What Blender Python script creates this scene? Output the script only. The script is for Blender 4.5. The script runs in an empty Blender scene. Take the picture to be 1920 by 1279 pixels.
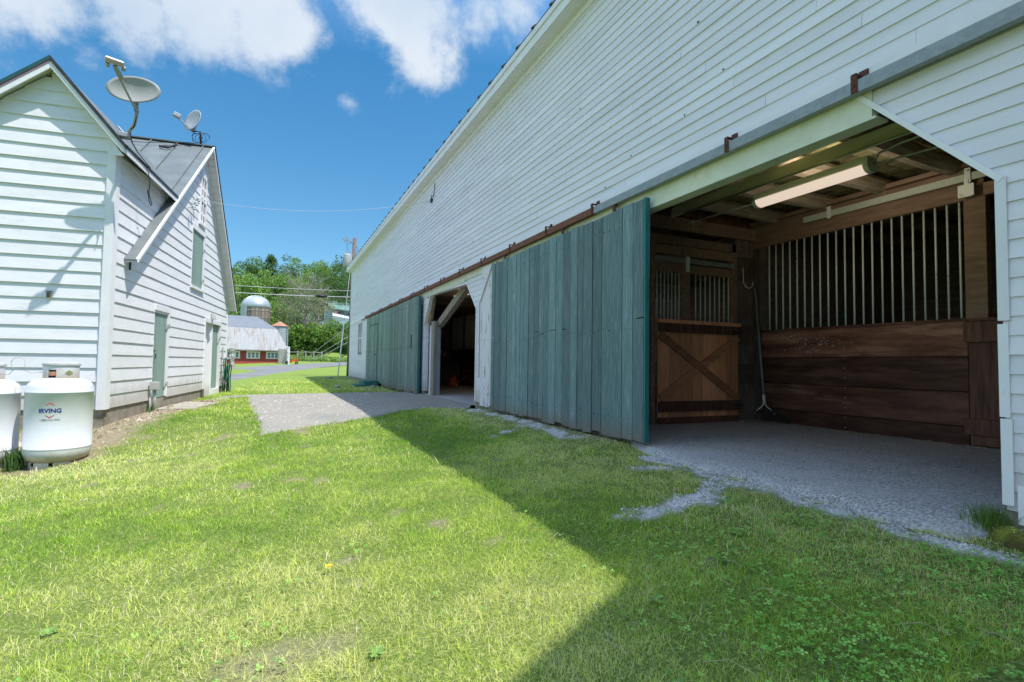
import bpy, math, random
import numpy as np
from mathutils import Vector, Matrix
random.seed(7); RNG=np.random.default_rng(11)
S=bpy.context.scene; COL=S.collection
R=math.radians
# ------------------------------------------------------------------ camera, sky, sun, exposure
cam=bpy.data.objects.new('camera',bpy.data.cameras.new('camera')); COL.objects.link(cam)
cam.data.sensor_width=36; cam.data.lens=985/1920*36; cam.data.clip_end=3000; cam.data.clip_start=.05
cam.matrix_world=Matrix.Translation((0,0,.9))@Matrix.Rotation(-R(24.3),4,'Z')@Matrix.Rotation(R(92.5),4,'X')@Matrix.Rotation(R(.85),4,'Z')
S.camera=cam
SUN=Vector((.31,-.345,1)).normalized()
SKY_STRENGTH=.15; SUN_STRENGTH=2.15
S.view_settings.view_transform='Standard'; S.view_settings.look='None'; S.view_settings.gamma=1
S.view_settings.exposure=1.5
sl=bpy.data.lights.new('sun','SUN'); sl.energy=SUN_STRENGTH; sl.angle=R(.5); sl.color=(1,.95,.87)
so=bpy.data.objects.new('sun',sl); COL.objects.link(so); so.rotation_euler=SUN.to_track_quat('Z','Y').to_euler(); so.location=(0,0,40)
S.cycles.use_denoising=True; S.cycles.sample_clamp_indirect=4; S.cycles.max_bounces=6; S.cycles.diffuse_bounces=4; S.cycles.transparent_max_bounces=6
W=bpy.data.worlds.new('World'); S.world=W; W.use_nodes=True
def build_world():
    nt=W.node_tree; N=nt.nodes; L=nt.links; N.clear()
    out=N.new('ShaderNodeOutputWorld'); bg=N.new('ShaderNodeBackground'); bg.inputs['Strength'].default_value=SKY_STRENGTH
    sky=N.new('ShaderNodeTexSky'); sky.sky_type='NISHITA'; sky.sun_disc=False
    sky.sun_elevation=math.asin(SUN.z); sky.sun_rotation=math.atan2(SUN.x,SUN.y); sky.air_density=1.0; sky.dust_density=.3; sky.ozone_density=2.5
    tc=N.new('ShaderNodeTexCoord')
    # clouds: soft clumps in given directions broken up by noise
    blobs=CLOUDS
    acc=None
    for (d,r,w) in blobs:
        vm=N.new('ShaderNodeVectorMath'); vm.operation='DISTANCE'; vm.inputs[1].default_value=Vector(d).normalized(); L.new(tc.outputs['Generated'],vm.inputs[0])
        mr=N.new('ShaderNodeMapRange'); mr.inputs['From Min'].default_value=0; mr.inputs['From Max'].default_value=r; mr.inputs['To Min'].default_value=w; mr.inputs['To Max'].default_value=0
        L.new(vm.outputs['Value'],mr.inputs['Value'])
        if acc is None: acc=mr.outputs[0]
        else:
            mx=N.new('ShaderNodeMath'); mx.operation='MAXIMUM'; L.new(acc,mx.inputs[0]); L.new(mr.outputs[0],mx.inputs[1]); acc=mx.outputs[0]
    ns=N.new('ShaderNodeTexNoise'); ns.inputs['Scale'].default_value=9; ns.inputs['Detail'].default_value=11; ns.inputs['Roughness'].default_value=.62; ns.inputs['Distortion'].default_value=.15
    L.new(tc.outputs['Generated'],ns.inputs['Vector'])
    a=N.new('ShaderNodeMath'); a.operation='MULTIPLY_ADD'; L.new(ns.outputs['Fac'],a.inputs[0]); a.inputs[1].default_value=1.9; a.inputs[2].default_value=-.95
    b=N.new('ShaderNodeMath'); b.operation='ADD'; L.new(acc,b.inputs[0]); L.new(a.outputs[0],b.inputs[1])
    c=N.new('ShaderNodeMapRange'); c.interpolation_type='SMOOTHSTEP'; c.inputs['From Min'].default_value=.40; c.inputs['From Max'].default_value=1.0; c.inputs['To Max'].default_value=.93
    L.new(b.outputs[0],c.inputs['Value'])
    n2=N.new('ShaderNodeTexNoise'); n2.inputs['Scale'].default_value=5; n2.inputs['Detail'].default_value=5; L.new(tc.outputs['Generated'],n2.inputs['Vector'])
    cr=N.new('ShaderNodeValToRGB'); cr.color_ramp.elements[0].position=.35; cr.color_ramp.elements[0].color=CLOUD_A; cr.color_ramp.elements[1].position=.65; cr.color_ramp.elements[1].color=CLOUD_B
    L.new(n2.outputs['Fac'],cr.inputs['Fac'])
    mix=N.new('ShaderNodeMix'); mix.data_type='RGBA'; L.new(c.outputs[0],mix.inputs['Factor'])
    tint=N.new('ShaderNodeMix'); tint.data_type='RGBA'; tint.blend_type='MULTIPLY'; tint.inputs['Factor'].default_value=1; L.new(sky.outputs[0],tint.inputs[6])
    sx=N.new('ShaderNodeSeparateXYZ'); L.new(tc.outputs['Generated'],sx.inputs[0]); er=N.new('ShaderNodeValToRGB'); L.new(sx.outputs['Z'],er.inputs['Fac'])
    el=er.color_ramp.elements; el[0].position=0; el[0].color=SKY_LOW; el[1].position=.8; el[1].color=SKY_HIGH; e2=el.new(.18); e2.color=SKY_MID; e3=el.new(.5); e3.color=SKY_UP
    L.new(er.outputs[0],tint.inputs[7])
    br=N.new('ShaderNodeMapRange'); br.inputs['From Min'].default_value=.62; br.inputs['From Max'].default_value=.85; br.inputs['To Min'].default_value=1; br.inputs['To Max'].default_value=2.6; L.new(sx.outputs['Z'],br.inputs['Value'])  # clouds high above the view brightened to add ambient light
    wb=N.new('ShaderNodeMapRange'); wb.inputs['From Min'].default_value=-.5; wb.inputs['From Max'].default_value=-.8; wb.inputs['To Min'].default_value=1; wb.inputs['To Max'].default_value=2.4; L.new(sx.outputs['X'],wb.inputs['Value'])  # clouds far left, out of view, brightened for more ambient light
    mxx=N.new('ShaderNodeMath'); mxx.operation='MAXIMUM'; L.new(br.outputs[0],mxx.inputs[0]); L.new(wb.outputs[0],mxx.inputs[1])
    sc=N.new('ShaderNodeVectorMath'); sc.operation='SCALE'; L.new(cr.outputs[0],sc.inputs[0]); L.new(mxx.outputs[0],sc.inputs['Scale'])
    L.new(tint.outputs[2],mix.inputs[6]); L.new(sc.outputs[0],mix.inputs[7])
    L.new(mix.outputs[2],bg.inputs['Color']); L.new(bg.outputs[0],out.inputs['Surface'])
SKY_LOW=(.23,.30,.34,1); SKY_MID=(.22,.345,.38,1); SKY_UP=(.14,.36,.43,1); SKY_HIGH=(.9,1.0,1.0,1)
CLOUD_A=(1.45,1.75,2.1,1); CLOUD_B=(1.95,2.1,2.3,1)
def pix_dir(x,y):   # compass direction of a cloud, from the photograph's bearings
    return cam.matrix_world.to_3x3()@Vector(((x-960)/985,-(y-639.5)/985,-1)).normalized()
CLOUDS=[(pix_dir(x,y),r,w) for x,y,r,w in [(60,-40,.15,1.2),(230,-10,.14,1.2),(380,10,.15,1.25),(500,20,.15,1.25),(560,60,.11,1.05),(700,-30,.17,1.2),(770,30,.15,1.25),(780,90,.12,1.05),
  (160,100,.07,.75),(654,190,.045,.8),(900,10,.12,.75),(985,15,.12,.8),(200,-200,.2,1.1),(700,-170,.2,1.1),(-260,-160,.25,1.1)]]
CLOUDS+=[(v,r,1.2) for v,r in [((-.9,.1,.5),.42),((-.7,-.6,.5),.5),((0,-.2,1),.6),((-.5,.0,.9),.45),((.3,.2,1),.5),((.3,-.9,.4),.45),((-1,-.3,.15),.4),((-.97,.25,.3),.3)]]  # unseen clouds overhead and around, added as white ambient fill
build_world()
# ------------------------------------------------------------------ helpers: meshes
class MB:
    def __init__(s): s.v=[]; s.f=[]; s.t=[]; s.tint=.5
    def add(s,vs,fs,tint=None):
        b=len(s.v); s.v+= [tuple(v) for v in vs]; t=s.tint if tint is None else tint
        for f in fs: s.f.append(tuple(b+i for i in f)); s.t.append(t)
    def hexa(s,p,tint=None): # 8 points: bottom 4 ccw, top 4 ccw
        s.add(p,[(3,2,1,0),(4,5,6,7),(0,1,5,4),(1,2,6,5),(2,3,7,6),(3,0,4,7)],tint)
    def box(s,x0,x1,y0,y1,z0,z1,tint=None):
        s.hexa([(x0,y0,z0),(x1,y0,z0),(x1,y1,z0),(x0,y1,z0),(x0,y0,z1),(x1,y0,z1),(x1,y1,z1),(x0,y1,z1)],tint)
    def bar(s,p,q,w,h,up=(0,0,1),tint=None): # beam from p to q
        p=Vector(p);q=Vector(q);d=(q-p).normalized();u=Vector(up); sd=d.cross(u)
        if sd.length<1e-4: sd=d.cross(Vector((1,0,0)))
        sd.normalize(); u=sd.cross(d).normalized(); a=sd*w/2;b=u*h/2
        s.hexa([p-a-b,p+a-b,q+a-b,q-a-b,p-a+b,p+a+b,q+a+b,q-a+b],tint)
    def tube(s,pts,r,n=8,caps=True,tint=None):
        pts=[Vector(p) for p in pts]; rs=r if isinstance(r,(list,tuple)) else [r]*len(pts)
        vs=[];prev=None
        for i,p in enumerate(pts):
            d=(pts[min(i+1,len(pts)-1)]-pts[max(i-1,0)]).normalized()
            if prev is None: a=d.orthogonal().normalized()
            else:
                a=prev-d*prev.dot(d)
                a=a.normalized() if a.length>1e-5 else d.orthogonal().normalized()
            prev=a; b=d.cross(a)
            for k in range(n):
                t=2*math.pi*k/n; vs.append(p+(a*math.cos(t)+b*math.sin(t))*rs[i])
        fs=[(i*n+k,i*n+(k+1)%n,(i+1)*n+(k+1)%n,(i+1)*n+k) for i in range(len(pts)-1) for k in range(n)]
        if caps: fs+=[tuple(range(n-1,-1,-1)),tuple((len(pts)-1)*n+k for k in range(n))]
        s.add(vs,fs,tint)
    def lathe(s,prof,c=(0,0,0),n=32,tint=None,M=None):
        vs=[]
        for r,z in prof:
            for k in range(n):
                t=2*math.pi*k/n; v=Vector((r*math.cos(t),r*math.sin(t),z)); v=(M@v) if M else v; vs.append(v+Vector(c))
        m=len(prof)
        s.add(vs,[(i*n+k,i*n+(k+1)%n,(i+1)*n+(k+1)%n,(i+1)*n+k) for i in range(m-1) for k in range(n)],tint)
    def prism(s,poly,axis,a0,a1,tint=None): # poly 2D in remaining axes; axis 'x','y','z'
        def P(u,v,w): return {'x':(w,u,v),'y':(u,w,v),'z':(u,v,w)}[axis]
        n=len(poly); vs=[P(u,v,a0) for u,v in poly]+[P(u,v,a1) for u,v in poly]
        s.add(vs,[tuple(range(n)),tuple(range(2*n-1,n-1,-1))]+[(i,(i+1)%n,n+(i+1)%n,n+i) for i in range(n)],tint)
def link_mesh(name,mb,mat,parent=None,local=False,bevel=0,smooth=False,recenter=True):
    v=np.array(mb.v,dtype=float)
    c=np.array([(v[:,0].min()+v[:,0].max())/2,(v[:,1].min()+v[:,1].max())/2,v[:,2].min()]) if recenter else np.zeros(3)
    me=bpy.data.meshes.new(name); me.from_pydata([tuple(p) for p in (v-c)],[],mb.f); 
    at=me.attributes.new('tint','FLOAT','FACE'); at.data.foreach_set('value',np.array(mb.t,dtype=np.float32))
    if mat: me.materials.append(mat)
    bm=__import__('bmesh').new(); bm.from_mesh(me); __import__('bmesh').ops.recalc_face_normals(bm,faces=bm.faces); bm.to_mesh(me); bm.free()
    if smooth: me.polygons.foreach_set('use_smooth',[True]*len(me.polygons))
    o=bpy.data.objects.new(name,me); COL.objects.link(o); o.location=c
    if parent is not None:
        o.parent=parent
        if not local: o.matrix_parent_inverse=pw(parent).inverted()
    if bevel:
        m=o.modifiers.new('bevel','BEVEL'); m.width=bevel; m.segments=1; m.limit_method='ANGLE'; m.angle_limit=R(40)
    if smooth=='auto':
        pass
    return o
def pw(o):
    m=Matrix.LocRotScale(o.location,o.rotation_euler,o.scale)
    if o.parent: m=pw(o.parent)@o.matrix_parent_inverse@m
    return m
def tag(o,label=None,cat=None,group=None,kind=None):
    if label: o['label']=label
    if cat: o['category']=cat
    if group: o['group']=group
    if kind: o['kind']=kind
    return o
def empty(name,loc,rz=0,**k):
    o=bpy.data.objects.new(name,None); COL.objects.link(o); o.location=loc; o.rotation_euler=(0,0,rz); o.empty_display_size=.2
    return tag(o,**k)
def np_mesh(name,v,faces_flat,sizes,mat,tint=None,col=None,parent=None):
    me=bpy.data.meshes.new(name); me.vertices.add(len(v)); me.vertices.foreach_set('co',np.asarray(v,np.float32).ravel())
    me.loops.add(len(faces_flat)); me.loops.foreach_set('vertex_index',np.asarray(faces_flat,np.int32))
    st=np.concatenate([[0],np.cumsum(sizes)[:-1]]).astype(np.int32)
    me.polygons.add(len(sizes)); me.polygons.foreach_set('loop_start',st)
    try: me.polygons.foreach_set('loop_total',np.asarray(sizes,np.int32))
    except Exception: pass
    me.update(calc_edges=True)
    if tint is not None:
        at=me.attributes.new('tint','FLOAT','POINT'); at.data.foreach_set('value',np.asarray(tint,np.float32))
    if col is not None:
        for nm,c in col.items():
            at=me.attributes.new(nm,'FLOAT','POINT'); at.data.foreach_set('value',np.asarray(c,np.float32))
    if mat: me.materials.append(mat)
    o=bpy.data.objects.new(name,me); COL.objects.link(o)
    if parent is not None: o.parent=parent; o.matrix_parent_inverse=pw(parent).inverted()
    return o
# ------------------------------------------------------------------ helpers: materials
def mat(name,c1,c2=None,rough=.7,scale=6,stretch=(1,1,1),metal=0,bump=0,bscale=None,tintamt=.25,detail=5,c3=None,c3lo=.62,c3hi=.7,c3scale=3,spec=.3,coord='Object',emit=None,bdist=.01,ramp=(.3,.7)):
    m=bpy.data.materials.new(name); m.use_nodes=True; nt=m.node_tree; N=nt.nodes; L=nt.links
    p=N['Principled BSDF']; p.inputs['Roughness'].default_value=rough; p.inputs['Metallic'].default_value=metal
    p.inputs['Specular IOR Level'].default_value=spec
    tc=N.new('ShaderNodeTexCoord'); mp=N.new('ShaderNodeMapping'); mp.inputs['Scale'].default_value=stretch
    at=N.new('ShaderNodeAttribute'); at.attribute_name='tint'
    off=N.new('ShaderNodeVectorMath'); off.operation='MULTIPLY'; off.inputs[1].default_value=(37,53,71)
    cb=N.new('ShaderNodeCombineXYZ'); [L.new(at.outputs['Fac'],cb.inputs[i]) for i in range(3)]
    L.new(cb.outputs[0],off.inputs[0]); add=N.new('ShaderNodeVectorMath'); add.operation='ADD'
    L.new(tc.outputs[coord],mp.inputs['Vector']); L.new(mp.outputs[0],add.inputs[0]); L.new(off.outputs[0],add.inputs[1])
    ns=N.new('ShaderNodeTexNoise'); ns.inputs['Scale'].default_value=scale; ns.inputs['Detail'].default_value=detail; ns.inputs['Roughness'].default_value=.65
    L.new(add.outputs[0],ns.inputs['Vector'])
    cr=N.new('ShaderNodeValToRGB'); e=cr.color_ramp.elements; e[0].position=ramp[0]; e[1].position=ramp[1]
    c2=c2 or c1; e[0].color=(*c1,1); e[1].color=(*c2,1); L.new(ns.outputs['Fac'],cr.inputs['Fac']); colr=cr.outputs[0]
    if c3:
        n3=N.new('ShaderNodeTexNoise'); n3.inputs['Scale'].default_value=c3scale; n3.inputs['Detail'].default_value=8; n3.inputs['Roughness'].default_value=.7; L.new(add.outputs[0],n3.inputs['Vector'])
        mr=N.new('ShaderNodeMapRange'); mr.inputs['From Min'].default_value=c3lo; mr.inputs['From Max'].default_value=c3hi; L.new(n3.outputs['Fac'],mr.inputs['Value'])
        mx=N.new('ShaderNodeMix'); mx.data_type='RGBA'; L.new(mr.outputs[0],mx.inputs['Factor']); L.new(colr,mx.inputs[6]); mx.inputs[7].default_value=(*c3,1); colr=mx.outputs[2]
    if tintamt:
        mm=N.new('ShaderNodeMapRange'); mm.inputs['To Min'].default_value=1-tintamt; mm.inputs['To Max'].default_value=1+tintamt; L.new(at.outputs['Fac'],mm.inputs['Value'])
        vm=N.new('ShaderNodeVectorMath'); vm.operation='SCALE'; L.new(colr,vm.inputs[0]); L.new(mm.outputs[0],vm.inputs['Scale']); colr=vm.outputs[0]
    L.new(colr,p.inputs['Base Color'])
    if bump:
        nb=N.new('ShaderNodeTexNoise'); nb.inputs['Scale'].default_value=bscale or scale*3; nb.inputs['Detail'].default_value=6; L.new(add.outputs[0],nb.inputs['Vector'])
        b=N.new('ShaderNodeBump'); b.inputs['Strength'].default_value=bump; b.inputs['Distance'].default_value=bdist; L.new(nb.outputs['Fac'],b.inputs['Height']); L.new(b.outputs[0],p.inputs['Normal'])
    if emit: p.inputs['Emission Color'].default_value=(*emit[0],1); p.inputs['Emission Strength'].default_value=emit[1]
    return m
def grime(m,z0,z1,c,amt,scale=4,stretch=(1,1,1)):
    nt=m.node_tree;N=nt.nodes;L=nt.links;p=N['Principled BSDF']; src=p.inputs['Base Color'].links[0].from_socket
    tc=N.new('ShaderNodeTexCoord'); sx=N.new('ShaderNodeSeparateXYZ'); L.new(tc.outputs['Object'],sx.inputs[0])
    mp=N.new('ShaderNodeMapping'); mp.inputs['Scale'].default_value=stretch; L.new(tc.outputs['Object'],mp.inputs['Vector'])
    n=N.new('ShaderNodeTexNoise'); n.inputs['Scale'].default_value=scale; n.inputs['Detail'].default_value=8; n.inputs['Roughness'].default_value=.7; L.new(mp.outputs[0],n.inputs['Vector'])
    a=N.new('ShaderNodeMapRange'); a.inputs['From Min'].default_value=z0; a.inputs['From Max'].default_value=z1; a.inputs['To Min'].default_value=.75; a.inputs['To Max'].default_value=-.15; L.new(sx.outputs['Z'],a.inputs['Value'])
    b=N.new('ShaderNodeMath'); b.operation='ADD'; L.new(a.outputs[0],b.inputs[0]); L.new(n.outputs['Fac'],b.inputs[1])
    r=N.new('ShaderNodeMapRange'); r.inputs['From Min'].default_value=.55; r.inputs['From Max'].default_value=1.1; r.inputs['To Max'].default_value=amt; L.new(b.outputs[0],r.inputs['Value'])
    x=N.new('ShaderNodeMix'); x.data_type='RGBA'; L.new(r.outputs[0],x.inputs['Factor']); L.new(src,x.inputs[6]); x.inputs[7].default_value=(*c,1); L.new(x.outputs[2],p.inputs['Base Color'])
WHITE_SIDING=mat('white_vinyl_siding',(.69,.675,.72),(.77,.755,.80),rough=.5,scale=2.5,stretch=(1,.25,1.2),tintamt=.045,c3=(.50,.51,.47),c3lo=.55,c3hi=.9,c3scale=2.2)
WHITE_CLAP=mat('white_painted_clapboard',(.68,.68,.705),(.76,.755,.78),rough=.6,scale=2,stretch=(1,1,4),tintamt=.03,c3=(.48,.49,.47),c3lo=.56,c3hi=.9,c3scale=3,bump=.3,bscale=30,bdist=.005)
WHITE_TRIM=mat('white_trim',(.72,.71,.73),(.79,.78,.80),rough=.5,scale=3,tintamt=.05,c3=(.5,.5,.42),c3lo=.62,c3hi=.85,c3scale=4)
CREAM_TRIM=mat('cream_trim',(.60,.62,.50),(.72,.74,.62),rough=.55,scale=3,tintamt=.05,c3=(.42,.4,.28),c3lo=.6,c3hi=.85,c3scale=5)
OLDWHITE=mat('peeling_white_paint',(.62,.61,.64),(.72,.71,.74),rough=.8,scale=5,stretch=(3,3,.6),tintamt=.06,c3=(.22,.17,.12),c3lo=.57,c3hi=.64,c3scale=3,bump=.4,bscale=25)
TEAL=mat('weathered_teal_paint',(.09,.165,.175),(.18,.255,.265),rough=.75,scale=9,stretch=(3,3,.22),tintamt=.30,c3=(.33,.39,.40),c3lo=.54,c3hi=.68,c3scale=16,bump=.8,bscale=40,bdist=.006)
TEAL2=mat('faded_green_paint',(.12,.20,.175),(.22,.29,.26),rough=.8,scale=9,stretch=(3,3,.2),tintamt=.22,c3=(.42,.46,.39),c3lo=.5,c3hi=.7,c3scale=10,bump=.6,bscale=40,bdist=.006)
GREEN_STEP=mat('dark_green_step_paint',(.03,.13,.12),(.05,.18,.16),rough=.6,tintamt=.2)
GREEN_DOOR=mat('faded_green_door',(.19,.28,.245),(.25,.34,.30),rough=.7,scale=6,stretch=(3,3,.3),tintamt=.1,c3=(.3,.42,.36),c3lo=.58,c3hi=.75,c3scale=8,bump=.3,bscale=30)
RUST=mat('rusted_steel_track',(.13,.055,.035),(.22,.10,.065),rough=.85,scale=18,tintamt=.15,c3=(.30,.20,.15),c3lo=.6,c3hi=.75,c3scale=9,bump=.4)
RUST_DK=mat('dark_rust_bracket',(.08,.03,.025),(.16,.06,.05),rough=.9,scale=40,tintamt=.1,bump=.5)
GALV=mat('galvanised_steel',(.24,.27,.28),(.34,.37,.38),rough=.55,metal=.25,scale=25,stretch=(1,.6,1),tintamt=.1,bump=.05)
BARS=mat('steel_bar',(.78,.82,.79),(.9,.93,.9),rough=.45,metal=.1,scale=30,tintamt=.1,c3=(.3,.28,.22),c3lo=.6,c3hi=.7,c3scale=12)
WOOD_DK=mat('dark_stained_plank',(.065,.026,.018),(.29,.135,.09),rough=.6,scale=3.2,stretch=(3,.4,2.6),tintamt=.6,c3=(.42,.25,.17),c3lo=.54,c3hi=.8,c3scale=1.6,bump=.35,bscale=20,bdist=.005)
WOOD_DKV=mat('dark_stained_board',(.075,.034,.024),(.25,.12,.082),rough=.6,scale=5,stretch=(4,4,.35),tintamt=.3,c3=(.18,.10,.065),c3lo=.6,c3hi=.8,c3scale=2.5,bump=.35,bscale=20,bdist=.005)
WOOD_MID=mat('brown_beam',(.20,.125,.085),(.36,.24,.17),rough=.75,scale=5,stretch=(3,.35,3),tintamt=.3,bump=.4,bscale=18,c3=(.09,.05,.03),c3lo=.58,c3hi=.75,c3scale=4)
WOOD_X=mat('reddish_brown_door_board',(.62,.25,.12),(.88,.42,.24),rough=.65,scale=5,stretch=(4,4,.4),tintamt=.35,bump=.3,bscale=18,c3=(.22,.10,.06),c3lo=.6,c3hi=.75,c3scale=3)
WOOD_POST=mat('grey_brown_post',(.10,.075,.065),(.20,.15,.125),rough=.85,scale=4,stretch=(3,3,1),tintamt=.3,bump=.5,c3=(.2,.15,.11),c3lo=.6,c3hi=.72,c3scale=8)
JOIST=mat('old_log_joist',(.27,.22,.15),(.55,.45,.32),rough=.9,scale=5,stretch=(.5,3,3),tintamt=.3,bump=.7,bscale=15,bdist=.02)
CEIL=mat('loft_floor_board',(.14,.13,.06),(.46,.43,.20),rough=.9,scale=4,stretch=(3,.5,3),tintamt=.4,bump=.4,c3=(.05,.04,.025),c3lo=.52,c3hi=.66,c3scale=2.5)
BLACKWOOD=mat('dark_barn_board',(.11,.09,.085),(.22,.18,.165),rough=.9,scale=5,stretch=(3,.4,3),tintamt=.3)  # plain dark wood colour for inner boards
GREYWOOD=mat('grey_weathered_wood',(.20,.17,.14),(.36,.32,.27),rough=.9,scale=6,stretch=(3,3,.3),tintamt=.2,bump=.6,c3=(.1,.07,.05),c3lo=.58,c3hi=.7,c3scale=4)
ASPHALT=mat('worn_asphalt',(.22,.215,.21),(.60,.58,.56),rough=.95,scale=55,coord='Object',tintamt=0,detail=8,ramp=(.42,.6),c3=(.46,.46,.455),c3lo=.42,c3hi=.78,c3scale=1.1,bump=.8,bscale=90,bdist=.012)
DRIVE=mat('pale_driveway',(.205,.19,.165),(.335,.312,.27),rough=.95,scale=45,tintamt=0,detail=4,c3=(.20,.198,.195),c3lo=.5,c3hi=.68,c3scale=1.1,bump=.6,bscale=60,bdist=.01)
ROAD=mat('grey_road',(.15,.15,.15),(.2,.2,.2),rough=.95,scale=2,tintamt=0,c3=(.25,.25,.24),c3lo=.5,c3hi=.7,c3scale=.4)
CONC=mat('stained_concrete',(.20,.175,.13),(.34,.31,.26),rough=.9,scale=5,tintamt=.1,bump=.5,c3=(.12,.1,.07),c3lo=.55,c3hi=.7,c3scale=3)
PALECONC=mat('pale_concrete',(.27,.25,.21),(.38,.36,.31),rough=.9,scale=5,tintamt=.1,bump=.4)
ROOFGREY=mat('grey_standing_seam_roof',(.12,.14,.145),(.165,.19,.195),rough=.6,metal=.1,scale=2,tintamt=.08,c3=(.20,.22,.22),c3lo=.55,c3hi=.8,c3scale=2)
ROOFDARK=mat('dark_roof_edge',(.02,.025,.03),(.05,.055,.06),rough=.6,tintamt=.1)
ROOFTEALEDGE=mat('green_roof_edge',(.02,.07,.07),(.03,.1,.1),rough=.5)
TANKWHITE=mat('white_tank_enamel',(.60,.61,.65),(.66,.67,.71),rough=.3,scale=3,tintamt=0,spec=.5,c3=(.6,.58,.52),c3lo=.72,c3hi=.85,c3scale=6)
DISH=mat('off_white_dish',(.30,.305,.30),(.36,.365,.36),rough=.5,scale=5,tintamt=0)
DISHGREY=mat('grey_dish_back',(.32,.34,.36),(.4,.42,.44),rough=.45,metal=.3,scale=5,tintamt=0)
BLACK=mat('black_rubber_cable',(.015,.015,.017),(.03,.03,.035),rough=.5,tintamt=0)
PALECABLE=mat('pale_cable',(.45,.47,.5),(.55,.57,.6),rough=.5,tintamt=0)
GREYPLASTIC=mat('grey_plastic',(.35,.36,.36),(.45,.46,.46),rough=.5,tintamt=0)
GLASSDK=mat('dark_window_pane',(.02,.03,.035),(.04,.05,.055),rough=.08,tintamt=0,spec=.6)
ORANGE=mat('orange_plastic',(.55,.10,.01),(.65,.14,.015),rough=.45,tintamt=0)
GREENHOSE=mat('green_garden_hose',(.02,.09,.06),(.04,.15,.1),rough=.45,tintamt=0)
REDBARN=mat('red_barn_board',(.33,.055,.05),(.42,.085,.07),rough=.8,scale=4,stretch=(1,1,3),tintamt=.1,c3=(.25,.04,.04),c3lo=.6,c3hi=.75,c3scale=2)
TINROOF=mat('pale_rust_streaked_tin',(.24,.245,.25),(.31,.315,.32),rough=.6,metal=.0,scale=1.2,stretch=(4,.5,.5),tintamt=.06,c3=(.20,.16,.13),c3lo=.50,c3hi=.64,c3scale=1.1)
TINROOF2=mat('grey_tin_roof',(.15,.165,.185),(.19,.205,.23),rough=.6,metal=.0,scale=1,tintamt=.05)
SILOMETAL=mat('silver_silo_dome',(.34,.38,.41),(.42,.46,.49),rough=.45,metal=.3,scale=2,tintamt=.06)
SILOWOOD=mat('weathered_silo_stave',(.17,.13,.11),(.30,.25,.22),rough=.9,scale=2,stretch=(3,3,.3),tintamt=.45)
RUSTROOF=mat('rusty_cone_roof',(.36,.16,.10),(.45,.24,.16),rough=.9,scale=1.5,tintamt=.15)
GREENROOF=mat('pale_green_metal_roof',(.15,.25,.22),(.19,.30,.27),rough=.5,metal=.1,scale=1,tintamt=.06)
POLEWOOD=mat('creosoted_pole',(.13,.09,.08),(.22,.17,.155),rough=.9,scale=4,stretch=(4,4,.3),tintamt=0,bump=.4)
STONE=mat('rough_grey_stone',(.24,.23,.21),(.42,.41,.38),rough=.95,scale=5,tintamt=.1,bump=.8,bdist=.05)
REDPAINT=mat('red_marking',(.6,.03,.03),rough=.4,tintamt=0)
BLUEPAINT=mat('blue_lettering',(.015,.03,.22),rough=.4,tintamt=0)
GREYPAINT=mat('grey_lettering',(.18,.19,.2),rough=.4,tintamt=0)
TUBE=mat('lit_fluorescent_lens',(.7,.58,.5),rough=.4,tintamt=0,emit=((1,.80,.66),.26))
CHALK=mat('dusty_clutter',(.4,.4,.43),(.85,.85,.9),rough=.9,scale=10,tintamt=.6)
grime(WHITE_SIDING,0,.5,(.33,.31,.25),.55,9,(1,1,.4)); grime(WHITE_CLAP,0,.55,(.36,.32,.25),.6,7,(1,1,.4)); grime(TANKWHITE,0,.24,(.38,.27,.16),.75,9); grime(TEAL,0,.35,(.17,.15,.12),.7,14,(1,1,.3)); grime(TEAL2,0,.35,(.2,.17,.13),.7,14,(1,1,.3)); grime(CONC,0,.3,(.12,.10,.07),.6,8)
BARK=mat('tree_bark',(.12,.10,.08),(.22,.19,.16),rough=.95,scale=3,stretch=(3,3,.5),tintamt=.2)
# ------------------------------------------------------------------ noise and terrain functions
_h=RNG.random((256,256))
def vnoise(x,y):
    xi=np.floor(x).astype(int); yi=np.floor(y).astype(int); fx=x-xi; fy=y-yi; fx=fx*fx*(3-2*fx); fy=fy*fy*(3-2*fy)
    g=lambda a,b:_h[a%256,b%256]
    return (g(xi,yi)*(1-fx)+g(xi+1,yi)*fx)*(1-fy)+(g(xi,yi+1)*(1-fx)+g(xi+1,yi+1)*fx)*fy
def fbm(x,y,o=4):
    s=0;a=.5;t=0
    for i in range(o): s=s+a*vnoise(x*2**i+17*i,y*2**i+31*i); t+=a; a*=.5
    return s/t
def sstep(a,b,x): t=np.clip((x-a)/(b-a),0,1); return t*t*(3-2*t)
def gz(X,Y):
    X=np.asarray(X,float);Y=np.asarray(Y,float)
    near=np.interp(X,[-30,-8,-5,-3,-1.5,0,1.6,3.2,60],[-1.4,-1.1,-.86,-.655,-.42,-.30,-.17,-.07,-.07])
    mid=np.interp(X,[-30,-6,-3,-1.5,0,3.2,60],[-.5,-.32,-.24,-.17,-.14,-.09,-.09])
    w=sstep(8.8,11.4,Y)
    z=near*(1-w)+mid*w
    far=np.interp(Y,[20,30,40,52,65,80,100,130,200,400,900],[0,.03,.12,.3,.6,1.1,2.6,6,13,22,30])
    return z+far+.055*sstep(3.2,3.8,X)*sstep(4.9,5.4,Y)*(1-sstep(10.0,10.4,Y))+(fbm(X*.8,Y*.8,3)-.5)*.05*np.clip((3.6-X)/1.5,0,1)*np.clip(1-Y/60,0,1)
def G(x,y): return float(gz(x,y))
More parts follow.
